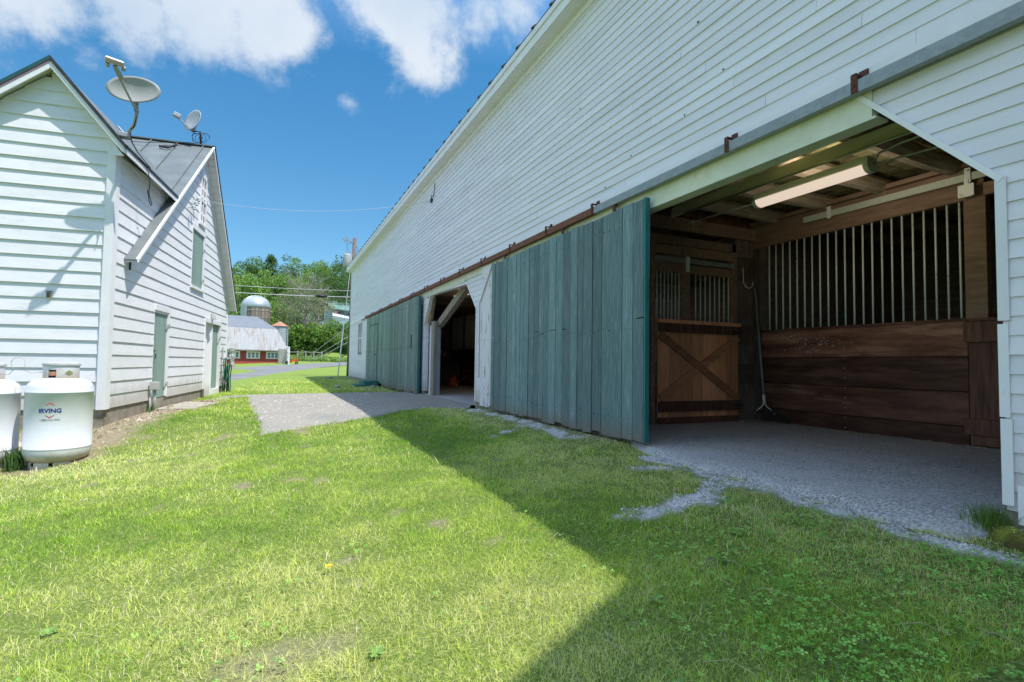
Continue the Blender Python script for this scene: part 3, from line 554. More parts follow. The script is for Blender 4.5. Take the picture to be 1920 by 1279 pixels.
# second grille seen through the first
for x in np.linspace(5.5,6.9,9):
    m=MB(); m.tube([(x,PY+1.1,1.3),(x,PY+1.1,2.15)],.011,7); link_mesh('bar',m,BARS,pt,smooth=True)
XBR=mat('brown_brace',(.36,.15,.08),(.56,.27,.15),rough=.7,scale=6,stretch=(.5,3,3),tintamt=.3,bump=.3)
xd=empty('cross_braced_door',(6.3,PY-.1,.05)); xd.parent=pt; xd.matrix_parent_inverse=pw(pt).inverted()
yb=PY-.07
xs=[5.45,5.68,5.9,6.16,6.38,6.62,6.88,7.15]
for a,b in zip(xs[:-1],xs[1:]):
    m=MB(); m.box(a+.002,b-.002,yb,yb+.025,.06,1.57,random.random()); link_mesh('board',m,WOOD_X,xd,bevel=.003)
for z0,z1,ti in [(1.44,1.58,.15),(.19,.35,.05),(.0,.1,.3)]:
    m=MB(); m.box(5.45,7.15,yb-.04,yb-.001,z0,z1,ti); link_mesh('rail',m,WOOD_DKV,xd,bevel=.003)
m=MB(); m.box(5.43,7.17,yb-.05,yb+.05,1.582,1.64,.9); link_mesh('cap_rail',m,WOOD_X,xd,bevel=.003)
m=MB(); m.bar((5.47,yb-.02,1.40),(7.13,yb-.02,.37),.035,.12,up=(0,0,1),tint=.1); link_mesh('brace',m,XBR,xd,bevel=.003)
m=MB(); m.bar((5.47,yb-.018,.40),(7.13,yb-.018,1.40),.03,.12,up=(0,0,1),tint=.7); link_mesh('brace',m,XBR,xd,bevel=.003)
for z in (1.49,.27):
    m=MB(); m.box(7.0,7.22,yb-.052,yb-.041,z-.02,z+.02); m.tube([(7.16,yb-.05,z-.05),(7.16,yb-.05,z+.05)],.014,8); link_mesh('hinge',m,ROOFDARK,xd)
# stalls behind: second stall front further down the aisle
sf=empty('stall_front',(SX,16,0),label='far dim stall front with bars seen through the second open bay',cat='stall')
m=MB(); y=6.75
while y<24:
    for z0,z1 in [(0,.5),(.505,1.0),(1.005,1.5)]: m.box(SX,SX+.04,y,min(y+3,24)-.01,z0,z1,random.random())
    m.box(SX-.03,SX+.08,y+2.9,y+3.05,0,3.0,.4); y+=3.05
link_mesh('plank',m,WOOD_DK,sf); m=MB(); m.box(SX-.01,SX+.08,6.7,24,2.97,3.3,.3); link_mesh('top_beam',m,WOOD_MID,sf)
for i in range(46):
    m=MB(); y=17.5+i*.14; m.tube([(SX+.03,y,1.5),(SX+.03,y,2.97)],.0125,6); link_mesh('bar',m,BARS,sf,smooth=True)
# far end wall of the aisle with its dim clutter, chest
ew=empty('end_wall',(5.8,24,0),label='dim boarded wall hung with clutter at end of the far bay',cat='wall')
m=MB()
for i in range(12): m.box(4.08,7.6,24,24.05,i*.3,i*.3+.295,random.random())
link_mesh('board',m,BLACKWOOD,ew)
rr=random.Random(4); m=MB()
for i in range(60):
    x=rr.uniform(5.2,7.4); z=rr.uniform(1.1,3.0); s=rr.uniform(.03,.13); m.box(x-s*.5,x+s*.5,23.9,23.99,z-s,z+s,rr.random())
for i in range(12):
    x=rr.uniform(5.2,7.4); z=rr.uniform(1.5,2.9); m.tube([(x+.09*math.cos(t),23.93,z+.12*math.sin(t)) for t in np.linspace(0,6,14)],.012,5,tint=rr.random())
link_mesh('hung_clutter',m,CHALK,ew)
ch=empty('storage_chest',(6.4,21.9,0),label='dark low chest behind the orange watering can',cat='chest')
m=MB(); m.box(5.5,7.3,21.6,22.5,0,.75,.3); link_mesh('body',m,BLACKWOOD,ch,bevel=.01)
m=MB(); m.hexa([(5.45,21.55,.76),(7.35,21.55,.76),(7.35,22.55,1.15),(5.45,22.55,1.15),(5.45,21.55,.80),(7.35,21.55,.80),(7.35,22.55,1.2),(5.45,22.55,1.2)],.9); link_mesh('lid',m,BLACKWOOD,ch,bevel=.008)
# posts and brace in the second bay
ps=empty('bay_post',(4.15,14.6,0),label='weathered white and grey post with leaning brace in far bay',cat='post')
m=MB(); m.box(4.08,4.3,14.45,14.85,-.02,2.0,.5); link_mesh('post',m,OLDWHITE,ps,bevel=.01)
m=MB(); m.box(3.98,4.07,14.05,14.32,.0,2.05,.5); link_mesh('post',m,GREYWOOD,ps,bevel=.01)
m=MB(); m.bar((4.2,14.2,1.98),(4.3,11.9,2.92),.16,.2,tint=.6); link_mesh('brace',m,GREYWOOD,ps,bevel=.01)
m=MB(); m.bar((4.06,14.75,2.0),(4.06,14.4,2.78),.1,.18,tint=.4); link_mesh('brace',m,mat('brown_old_brace',(.2,.13,.08),(.34,.25,.17),rough=.9,scale=6,tintamt=.2,bump=.5),ps,bevel=.01)
m=MB(); m.box(3.86,4.0,14.85,15.05,-.12,.0); link_mesh('base_block',m,GREYWOOD,ps)
# lamps
FILL_ENERGY=4
def lamp(loc,ln,label,pw_=1):
    x,y,z=loc; l=empty('ceiling_light',(x,y,z),label=label,cat='light')
    m=MB(); m.box(x-.08,x+.08,y-ln/2,y+ln/2,z+.045,z+.13); m.box(x-.06,x-.055,y-ln*.3,y-ln*.3+.006,z+.12,3.4); m.box(x-.06,x-.055,y+ln*.3,y+ln*.3+.006,z+.12,3.4); link_mesh('housing',m,mat('cream_enamel',(.66,.68,.52),(.74,.76,.6),rough=.4,tintamt=0),l,bevel=.006)
    m=MB(); n=10
    prof=[(x+.095*math.cos(t),z+.045+.08*math.sin(t)) for t in np.linspace(math.pi,2*math.pi,n)]
    m.prism(prof,'y',y-ln/2+.04,y+ln/2-.04); link_mesh('lens',m,TUBE,l,smooth=False)
    la=bpy.data.lights.new('added_fill','AREA'); la.shape='RECTANGLE'; la.size=.1; la.size_y=ln*.9; la.energy=FILL_ENERGY*pw_; la.color=(1,.88,.72); lo=bpy.data.objects.new('added_fill',la); COL.objects.link(lo); lo.location=(.05,0,.15); lo.rotation_euler=Vector((.75,0,.66)).to_track_quat('-Z','Y').to_euler(); lo.parent=l  # hidden area light added above the housing to brighten the interior
    for s in (-1,1):
        m=MB(); prof=[(x+.10*math.cos(t),z+.046+.086*math.sin(t)) for t in np.linspace(math.pi,2*math.pi,n)]; a=y+s*(ln/2-.04); m.prism(prof,'y',min(a,a+s*.05),max(a,a+s*.05)); link_mesh('end_cap',m,mat('clear_end_cap',(.8,.76,.64),(.85,.8,.7),rough=.3,tintamt=0),l)
lamp((5.6,4.08,2.98),1.42,'lit fluorescent fixture hanging under the joists of the open bay')
lamp((5.2,15.2,2.98),1.3,'fluorescent fixture glowing behind the brace in the far bay',3.5)
m=MB(); m.box(5.42,5.46,1.0,6.2,3.16,3.30,.8); tag(link_mesh('hanging_board',m,mat('cream_brown_board',(.62,.58,.40),(.8,.76,.56),rough=.8,scale=5,stretch=(3,.3,3),tintamt=0),None,bevel=.004),'long cream brown board fixed under the joists above the light','board')
m=MB(); m.tube([(5.40,1.0,3.14),(5.40,5.9,3.14)],.014,8); m.tube([(5.47,1.0,3.10),(5.47,3.0,3.10),(5.5,3.25,3.08),(5.58,3.32,3.06),(5.6,3.38,3.06)],.013,8); 
tag(link_mesh('conduit',m,mat('green_grey_conduit',(.42,.46,.36),(.5,.54,.44),rough=.4,metal=.4,tintamt=0),None,smooth=True),'pale metal conduit along the hanging board, bending into the light','pipe','conduits under the joists')
pc_=mat('pale_conduit',(.5,.54,.46),(.6,.63,.55),rough=.4,metal=.4,tintamt=0)
m=MB(); m.tube([(5.7,2.0,2.98),(5.62,3.36,3.03)],.012,8); tag(link_mesh('conduit',m,pc_,None,smooth=True),'thin pale conduit entering the near end of the bay light','pipe','conduits under the joists')
m=MB(); m.tube([(5.62,4.85,3.03),(5.55,5.9,3.03)],.013,8); m.tube([(5.55,5.85,3.03),(5.54,5.97,3.03)],.02,8)
tag(link_mesh('conduit',m,pc_,None,smooth=True),'thinner pale conduit ending in a white cap beyond the light','pipe','conduits under the joists')
# hook, rake, watering can, straw
m=MB(); m.tube([(7.33,PY-.02,2.62),(7.33,PY-.03,2.36),(7.36,PY-.06,2.28),(7.42,PY-.08,2.26),(7.48,PY-.08,2.30),(7.50,PY-.08,2.38)],.009,7); tag(link_mesh('wall_hook',m,BARS,None,smooth=True),'pale bent metal hook on the dark post above the rake','hook')
rk=empty('rake',(7.2,6.2,.02),label='wire leaf rake with grey handle leaning in the stall corner',cat='rake')
top=Vector((7.52,6.5,2.28)); bot=Vector((7.28,6.12,.34)); d=(bot-top).normalized()
m=MB(); m.tube([top,top+d*.35],.014,8); m.tube([top+d*.34,bot],.016,8); link_mesh('handle',m,mat('grey_rake_handle',(.22,.24,.28),(.3,.33,.38),rough=.4,tintamt=0),rk,smooth=True)
m=MB(); m.tube([bot-d*.12,bot+d*.02],.022,8); f=bot
for s in (-1,1): m.tube([f,f+Vector((.03*s,-.05*s*.4,-.07)),f+Vector((.09*s,-.06*s,-.13)),f+Vector((.12*s,-.10*s,-.2))],.008,6)
link_mesh('ferrule',m,BARS,rk,smooth=True)
for i in range(26):
    a=(i-12.5)/12.5; s=Vector((.10*a,-.08*a,-.13))+f; e=Vector((7.26+.27*a,6.02-.24*a,.05)); m=MB(); mid=(s+e)/2+Vector((-.03,-.03,.02)); m.tube([s,mid,e,e+Vector((.03,.02,-.035))],.0035,4); link_mesh('tine',m,ROOFDARK,rk)
m=MB(); m.bar(f+Vector((-.13,.1,-.16)),f+Vector((.13,-.1,-.16)),.012,.03); link_mesh('spreader',m,ROOFDARK,rk)
wc=empty('watering_can',(6.45,20.2,0),label='orange plastic watering can on the floor of the far bay',cat='watering can')
wx,wy=6.45,19.9
m=MB(); m.lathe([(0,.0),(.17,.0),(.18,.02),(.16,.34),(.14,.36),(.0,.365)],(wx,wy,0),20); link_mesh('body',m,ORANGE,wc,smooth=True)
m=MB(); m.tube([(wx+.15*.9+.0,wy-.05,.1),(wx+.30,wy-.12,.22),(wx+.52,wy-.2,.42)],[.035,.025,.018],8); m.tube([(wx+.50,wy-.19,.41),(wx+.56,wy-.21,.45)],[.02,.045],8); link_mesh('spout',m,ORANGE,wc,smooth=True)
m=MB(); m.tube([(wx-.15+.0,wy,.12),(wx-.24,wy+.02,.25),(wx-.22,wy,.42),(wx-.08,wy,.5),(wx+.06,wy,.46),(wx+.1,wy,.35)],.02,8); link_mesh('handle',m,ORANGE,wc,smooth=True)
# green steps before the far doors
gs=empty('wooden_steps',(3.5,22.3,-.1),label='small dark green box steps below the far sliding door',cat='steps')
g0=G(3.4,22)-.02
m=MB(); m.box(3.25,3.82,21.4,22.6,g0,.14,.6); link_mesh('upper_step',m,GREEN_STEP,gs,bevel=.01)
m=MB(); m.box(2.95,3.249,21.4,22.6,g0,-.01,.3); link_mesh('lower_step',m,GREEN_STEP,gs,bevel=.01)
for (x,y,r,lb) in [(3.55,20.9,.10,'largest pale stone against the bottom of the green steps'),(3.3,20.7,.06,'small stone just left of the largest one by the green steps'),(3.6,20.3,.07,'stone under the near corner of the farthest sliding door'),(3.0,19.0,.05,'smallest stone, at the edge of the driveway'),(2.2,21.0,.12,'flat stone alone in the grass left of the green steps')]:
    m=MB(); rr=random.Random(int(x*100)); m.lathe([(0.001,-.02),(r,.0),(r*1.1,r*.35),(r*.6,r*.75),(0.001,r*.85)],(x,y,G(x,y)),9)
    o=link_mesh('stone',m,STONE,None,smooth=True); tag(o,lb,'stone','stones by the green steps')
# ------------------------------------------------------------------ white outbuilding on the left (local x = towards the lane, y = along it)
HX,HY,HA=-2.6,10.89,-R(6.6)
hs=empty('white_outbuilding',(HX,HY,0),HA,label='white clapboard outbuilding with two steep gables and green doors on the left',cat='building')
HM=pw(hs)
def Lk(name,mb,m,**k):
    p=k.pop('parent',hs); o=link_mesh(name,mb,m,p,local=True,**k)
    if p is not hs: o.matrix_parent_inverse=Matrix.Translation(-p.location)
    return o
def nearmax(z): return 0.0 if z<4.63 else -(z-4.63)/1.2
def nearmin(z): return max(-3.2,-.88-(5.68-z)/.86) if z>3.4 else -3.2
def iv_near(z):
    a,b=nearmin(z),nearmax(z)
    return [(a,b)] if b-a>.02 else []
def sub(l,a,b):
    r=[]
    for p,q in l:
        if b<=p or a>=q: r.append((p,q)); continue
        if a>p: r.append((p,a))
        if b<q: r.append((b,q))
    return r
def iv_lane(z):
    mx=9.5 if z<2.75 else 5.75+(6.70-z)/1.05
    mn=0 if z<4.5 else .45+(z-2.56)/.79
    if mx-mn<.03: return []
    l=[(mn,mx)]
    if z<1.98: l=sub(l,2.3,3.2)
    if z<2.05: l=sub(l,6.5,8.4)
    if 2.84<z<4.31: l=sub(l,4.9,6.0)
    return l
mb=MB(); siding(mb,(0,0,0),(1,0,0),(0,-1,0),.04,5.72,.23,.026,.1,iv_near)
Lk('wall',mb,WHITE_CLAP)
mb=MB(); siding(mb,(0,0,0),(0,1,0),(1,0,0),.04,6.72,.23,.018,.1,iv_lane)
Lk('wall',mb,WHITE_CLAP)
mb=MB(); mb.box(-3.15,-.12,.11,4,0,3.3); mb.prism([(-3.1,3.3),(-.12,3.3),(-.12,4.6),(-.88,5.6),(-3.1,3.75)],'y',.11,4.2)
mb.box(-8,-.13,.8,9.45,0,2.5); mb.prism([(.8,2.5),(9.45,2.5),(5.75,6.6)],'x',-8,-.14); mb.box(-3.2,-3.1,0.1,4,0,3.6)
Lk('wall',mb,WHITE_CLAP)
mb=MB(); mb.box(-3.1,-.02,.0,.12,-.75,.045); mb.box(-.14,-.008,.121,6.49,-.7,.045); mb.box(-.14,-.008,8.41,9.48,-.6,.04); mb.box(-8,-.15,9.3,9.45,-.6,.04)
Lk('foundation',mb,CONC)
# corner boards
mb=MB(); mb.box(-.085,.040,-.046,-.0,.03,4.72,.5); Lk('corner_board',mb,WHITE_TRIM,bevel=.003)
mb=MB(); mb.box(.0,.040,.001,.17,.03,4.62,.7); Lk('corner_board',mb,WHITE_TRIM,bevel=.003)
mb=MB(); mb.box(.0,.034,9.36,9.5,.03,2.7,.4); Lk('corner_board',mb,WHITE_TRIM,bevel=.003)
# wing roof
def slab(mb,q,th,tint=.5): # q: 4 corner points, thickness downwards
    q=[Vector(p) for p in q]; d=Vector((0,0,-th)); mb.hexa([p+d for p in q]+q,tint)
AP=5.79
mb=MB(); slab(mb,[(.2,-.18,4.5),(.2,2.75,4.5),(-.88,4.45,AP),(-.88,-.18,AP)],.035); Lk('roof',mb,ROOFGREY)
mb=MB(); slab(mb,[(-.881,-.18,AP),(-.881,4.45,AP),(-3.45,4.45,AP-.86*2.57),(-3.45,-.18,AP-.86*2.57)],.035); Lk('roof',mb,ROOFGREY)
mb=MB() # white soffit below the roof edges
slab(mb,[(.19,-.165,4.475),(.19,2.72,4.475),(-.88,4.4,AP-.04),(-.88,-.165,AP-.04)],.03); slab(mb,[(-.881,-.165,AP-.04),(-.881,4.4,AP-.04),(-3.42,4.4,AP-.04-.86*2.54),(-3.42,-.165,AP-.04-.86*2.54)],.03)
Lk('soffit',mb,CREAM_TRIM)
def rake(mb,x0,z0,x1,z1,y0,y1,h): mb.hexa([(x0,y0,z0-h),(x0,y1,z0-h),(x1,y1,z1-h),(x1,y0,z1-h),(x0,y0,z0),(x0,y1,z0),(x1,y1,z1),(x1,y0,z1)])
mb=MB(); rake(mb,.2,4.462,-.88,AP-.038,-.205,-.181,.10); rake(mb,-.8802,AP-.038,-3.45,AP-.038-.86*2.57,-.205,-.181,.13); mb.box(.2,.22,-.2,2.74,4.37,4.46); mb.prism([(.19,4.33),(.02,4.52),(.02,4.33)],'y',-.155,-.12)
Lk('rake_board',mb,WHITE_TRIM)
mb=MB(); rake(mb,.235,4.50,-.88,AP+.045,-.225,-.178,.075); mb.box(.2,.235,-.2,2.76,4.462,4.51); Lk('roof_edge',mb,ROOFDARK)
mb=MB(); rake(mb,-.8802,AP+.045,-3.47,AP+.045-.86*2.57,-.225,-.178,.075); Lk('roof_edge',mb,ROOFTEALEDGE)
mb=MB(); rake(mb,-.8802,AP-.032,-3.47,AP-.032-.86*2.57,-.215,-.2055,.03); Lk('roof_edge',mb,mat('pink_drip_strip',(.45,.22,.3),rough=.5,tintamt=0))
# main roof
PK=(5.75,6.80)
def mz(s): return PK[1]-.79*(PK[0]-s) if s<PK[0] else PK[1]-1.05*(s-PK[0])
mb=MB(); slab(mb,[(.22,.55,mz(.55)),(.22,5.75,PK[1]),(-8.2,5.75,PK[1]),(-8.2,.55,mz(.55))],.03); rf=Lk('roof',mb,ROOFGREY)
mb=MB(); slab(mb,[(.22,5.7502,PK[1]),(.22,9.72,mz(9.72)),(-8.2,9.72,mz(9.72)),(-8.2,5.7502,PK[1])],.03); Lk('roof',mb,ROOFGREY)
mb=MB()
for i in range(12):
    x=-.02-.62*i; mb.bar((x,.57,mz(.57)+.012),(x,5.72,PK[1]+.012),.02,.025)
mb.bar((.2,5.75,PK[1]+.015),(-8.2,5.75,PK[1]+.015),.16,.03); o=link_mesh('roof_seam',mb,ROOFDARK if False else ROOFGREY,hs,local=True)
mb=MB()
def rk2(mb,s0,s1,x0,x1,o,h):
    a,b=mz(s0)+o,mz(s1)+o; mb.hexa([(x0,s0,a-h),(x1,s0,a-h),(x1,s1,b-h),(x0,s1,b-h),(x0,s0,a),(x1,s0,a),(x1,s1,b),(x0,s1,b)])
rk2(mb,.55,5.75,.221,.243,-.0,.055); rk2(mb,5.7502,9.72,.221,.243,-.0,.14); Lk('rake_board',mb,WHITE_TRIM)
mb=MB(); rk2(mb,5.7502,9.75,.15,.262,.055,.07); Lk('roof_edge',mb,ROOFDARK)
mb=MB(); rk2(mb,.55,5.75,.20,.25,.012,.012); Lk('roof_edge',mb,WHITE_TRIM)
# soffit boards (little cross boards) under both slopes
mb=MB(); s=5.8
while s<9.65: rk2(mb,s,s+.135,.0,.22,-.05+.0,.02); s+=.145
rk2(mb,.57,5.7,.0,.22,-.05,.02); Lk('soffit',mb,WHITE_TRIM)
mb=MB(); rk2(mb,5.0,5.75,.0,.025,-.07,.16); rk2(mb,5.7502,9.5,.0,.03,-.07,.16); rk2(mb,2.9,5.0,.0,.025,-.07,.16); Lk('frieze_board',mb,WHITE_TRIM)
mb=MB(); mb.box(.032,.06,.74,.77,2.52,2.68); Lk('eave_end',mb,ROOFDARK)
# door one
def frame(mb,s0,s1,z0,z1,w=.09,o=.035,sill=False,top=.12,wl=None,ol=None):
    mb.box(-.1,ol or o,s0,s0+(wl or w),z0,z1,.5); mb.box(-.1,o,s1-w,s1,z0,z1,.6); mb.box(-.1,o+.006,s0,s1,z1-.0,z1+top,.4)
    if sill: mb.box(-.1,o+.03,s0-.03,s1+.03,z0-.07,z0)
mb=MB(); frame(mb,2.27,3.24,.07,1.93,wl=.03,ol=.012); f1=Lk('door_frame',mb,WHITE_TRIM,bevel=.003)
mb=MB()
for i in range(4): a=2.305+i*.212; mb.box(-.04,-.005,a+.002,a+.208,.06,1.93,random.random())
dr=Lk('door',mb,GREEN_DOOR,bevel=.003); dr['label']='green plank door nearer the gas tanks'
mb=MB(); mb.box(-.03,.0,2.40,2.46,1.05,1.09); mb.tube([(-.03,2.43,1.0),(.02,2.43,1.0),(.02,2.43,.9)],.01,6); Lk('handle',mb,ROOFDARK,parent=dr)
for z in (.35,1.65):
    mb=MB(); mb.prism([(3.24,z-.06),(3.0,z),(3.24,z+.06)],'x',.035,.043); Lk('hinge',mb,GREYPLASTIC,parent=dr)
# door two: white panel ajar, green leaf
mb=MB(); frame(mb,6.45,8.45,-.2,1.98,w=.07,top=.13); Lk('door_frame',mb,WHITE_TRIM,bevel=.003)
mb=MB(); mb.box(-.6,-.56,6.4,8.5,-.3,2.1); mb.box(-.56,-.02,6.4,8.5,-.32,-.22); mb.box(-.56,-.11,6.38,6.42,-.3,2.1); mb.box(-.56,-.11,8.46,8.5,-.3,2.1); mb.box(-.56,-.11,6.4,8.5,2.06,2.1); Lk('door_recess',mb,BLACKWOOD)
mb=MB(); mb.hexa([(-.40,6.53,-.2),(-.36,6.53,-.2),(-.02,7.50,-.2),(-.06,7.50,-.2),(-.40,6.53,2.0),(-.36,6.53,2.0),(-.02,7.50,2.0),(-.06,7.50,2.0)],.5); o=Lk('door',mb,WHITE_CLAP); o['label']='white door leaf swung slightly inwards'
mb=MB()
for i in range(4): a=7.53+i*.215; mb.box(-.07,-.04,a+.002,a+.21,-.1,1.97,random.random())
o=Lk('door',mb,GREEN_DOOR,bevel=.003); o['label']='green door leaf beside the coiled hose'
mb=MB(); mb.box(-.03,.0,7.47,7.525,-.2,1.98); mb.box(-.03,.03,7.53,8.4,-.22,.0); Lk('door_post',mb,WHITE_TRIM)
mb=MB(); mb.prism([(8.40,1.55),(8.2,1.6),(8.40,1.65)],'x',.035,.043); Lk('hinge',mb,GREYPLASTIC,parent=o)
# loft shutter and upper louvred window
mb=MB(); frame(mb,4.84,6.08,2.82,4.30,w=.1,top=.13,sill=True,wl=.05,ol=.02); fr=Lk('shutter_frame',mb,WHITE_TRIM,bevel=.003)
mb=MB()
for i in range(5): a=4.90+i*.215; mb.box(-.02,.005,a+.003,a+.21,2.83,4.3,random.random())
sh=Lk('shutter',mb,GREEN_DOOR,bevel=.003)
for z in (3.1,3.95): mb=MB(); mb.prism([(6.06,z-.04),(5.86,z),(6.06,z+.04)],'x',.036,.044); Lk('hinge',mb,GREYPLASTIC,parent=sh)
mb=MB(); mb.box(.0,.05,5.40,5.46,4.62,5.98); mb.box(.0,.05,5.94,6.0,4.62,5.85); mb.box(.0,.05,5.461,5.939,5.86,5.98); mb.box(.0,.07,5.36,6.04,4.55,4.62); mb.box(.0,.045,5.461,5.939,5.2,5.25); mb.box(.0,.04,5.68,5.72,4.62,5.86)
uw=Lk('window',mb,WHITE_TRIM)
mb=MB(); mb.box(.0,.012,5.46,5.94,4.62,5.86); Lk('pane',mb,GLASSDK,parent=uw)
# insulators and bracket where the overhead wire lands
for (s,z) in [(4.75,5.02),(4.35,4.70),(4.55,4.86)]:
    mb=MB(); mb.tube([(.02,s,z),(.12,s,z)],.012,6); mb.lathe([(.0,-.06),(.04,-.05),(.05,-.02),(.028,.0),(.05,.02),(.04,.05),(0,.06)],(.14,s,z),12); Lk('insulator',mb,mat('pale_glass_insulator',(.45,.5,.5),(.6,.66,.65),rough=.15,tintamt=0,spec=.6),smooth=True)
# black loops of cable hanging beneath the wing eave
c=MB()
mb=MB(); mb.tube([(.24,.8,4.46),(.27,.85,4.2),(.24,.9,4.05),(.22,1.0,4.0),(.25,1.06,3.86),(.22,1.1,3.83),(.22,1.0,3.9),(.22,.88,4.08)],.008,5); Lk('loose_cable',mb,BLACK,smooth=True)
# floodlight above door two
mb=MB(); mb.box(.0,.05,7.1,7.2,2.16,2.26); mb.hexa([(.06,7.08,2.10),(.17,7.08,2.10),(.17,7.24,2.10),(.06,7.24,2.10),(.04,7.1,2.2),(.1,7.1,2.24),(.1,7.22,2.24),(.04,7.22,2.2)]); Lk('floodlight',mb,GREYPLASTIC)
# small plate on the near wall
mb=MB(); mb.box(-.84,-.77,-.044,-.032,1.87,1.97); pl=Lk('outlet_box',mb,mat('tan_outlet',(.35,.26,.18),(.45,.36,.27),rough=.5,tintamt=0),bevel=.004)
mb=MB(); mb.box(-.825,-.785,-.05,-.044,1.925,1.95); mb.box(-.825,-.785,-.05,-.044,1.885,1.91); mb.box(-.85,-.76,-.055,-.03,1.975,1.985); Lk('socket',mb,ROOFDARK,parent=pl)
# conduit with box by door one
def HW(x,y,z): return HM@Vector((x,y,z))
pp=empty('utility_box',HW(.12,2.13,-.2),HA,label='grey box on a short pipe beside the nearer green door',cat='utility box')
mb=MB(); mb.tube([HW(.12,2.13,-.25),HW(.12,2.13,.3)],.028,8); mb.tube([HW(.06,2.07,-.25),HW(.06,2.07,.1)],.015,6); link_mesh('pipe',mb,GREYPLASTIC,pp,smooth=True)
mb=MB(); 
b=[HW(x,y,z) for z in (.26,.42) for x,y in ((.04,2.05),(.19,2.05),(.19,2.2),(.04,2.2))]; mb.hexa(b); link_mesh('box',mb,GREYPLASTIC,pp,bevel=.006)
# step slab and path edge stones by the doors
def quadpts(pts,z0,z1): return [HW(x,y,z0) for x,y in pts]+[HW(x,y,z1) for x,y in pts]
mb=MB(); mb.hexa(quadpts([(.02,2.5),(.75,2.55),(.85,4.3),(.05,4.6)],-.35,-.165)); tag(link_mesh('step_slab',mb,PALECONC,None,bevel=.01),'flat pale concrete slab on the ground below the nearer green door','slab')
mb=MB(); mb.hexa(quadpts([(.02,6.4),(.6,6.45),(.62,8.6),(.02,8.6)],-.4,-.20)); tag(link_mesh('step_slab',mb,PALECONC,None,bevel=.01),'flat pale threshold slab below the second green door by the hose','slab')
mb=MB(); mb.tube([HW(.05,6.35,-.3),HW(.05,6.35,.06)],.035,8); tag(link_mesh('drain_stub',mb,POLEWOOD,None),'short brown stub standing at the foundation by the white door','pipe')
# hose and reel
hr=empty('garden_hose',HW(.2,8.75,-.25),HA,label='green garden hose hung in long loops beside the second green door',cat='hose')
def loop(cx,cz,rx,rz,x,n=22,ph=0): return [HW(x+.02*math.sin(3*t),cx+rx*math.sin(t),cz+rz*math.cos(t)) for t in np.linspace(ph,ph+2*math.pi,n)]
for i,(cy,cz,ry,rz,x) in enumerate([(8.75,.42,.16,.52,.12),(8.80,.38,.2,.58,.16),(8.7,.45,.12,.45,.19),(8.85,.35,.16,.55,.22),(8.9,.3,.22,.45,.25)]):
    mb=MB(); mb.tube(loop(cy,cz,ry,rz,x),.017,7,caps=False); link_mesh('hose_loop',mb,GREENHOSE if i%2==0 else BLACK,hr,smooth=True)
mb=MB(); mb.tube([HW(.0,8.8,.93),HW(.3,8.8,.93)],.03,8); mb.tube([HW(.05,8.75,.93),HW(.05,8.75,1.3)],.02,8); mb.tube(loop(8.8,.95,.09,.09,.28,14),.012,6,caps=False); link_mesh('hanger',mb,GREYPLASTIC,hr)
mb=MB(); mb.tube([HW(.3,8.7,-.15),HW(.45,8.4,-.19),HW(.3,8.3,-.19),HW(.2,8.6,-.19),HW(.4,8.9,-.19)],.016,6); link_mesh('hose_end',mb,BLACK,hr,smooth=True)
mb=MB(); mb.tube([HW(.03,8.98,.3),HW(.12,9.05,.3),HW(.12,9.12,.36)],.012,6); mb.tube([HW(.03,9.0,.1),HW(.14,9.08,.05)],.012,6); link_mesh('tap',mb,RUST_DK,hr)
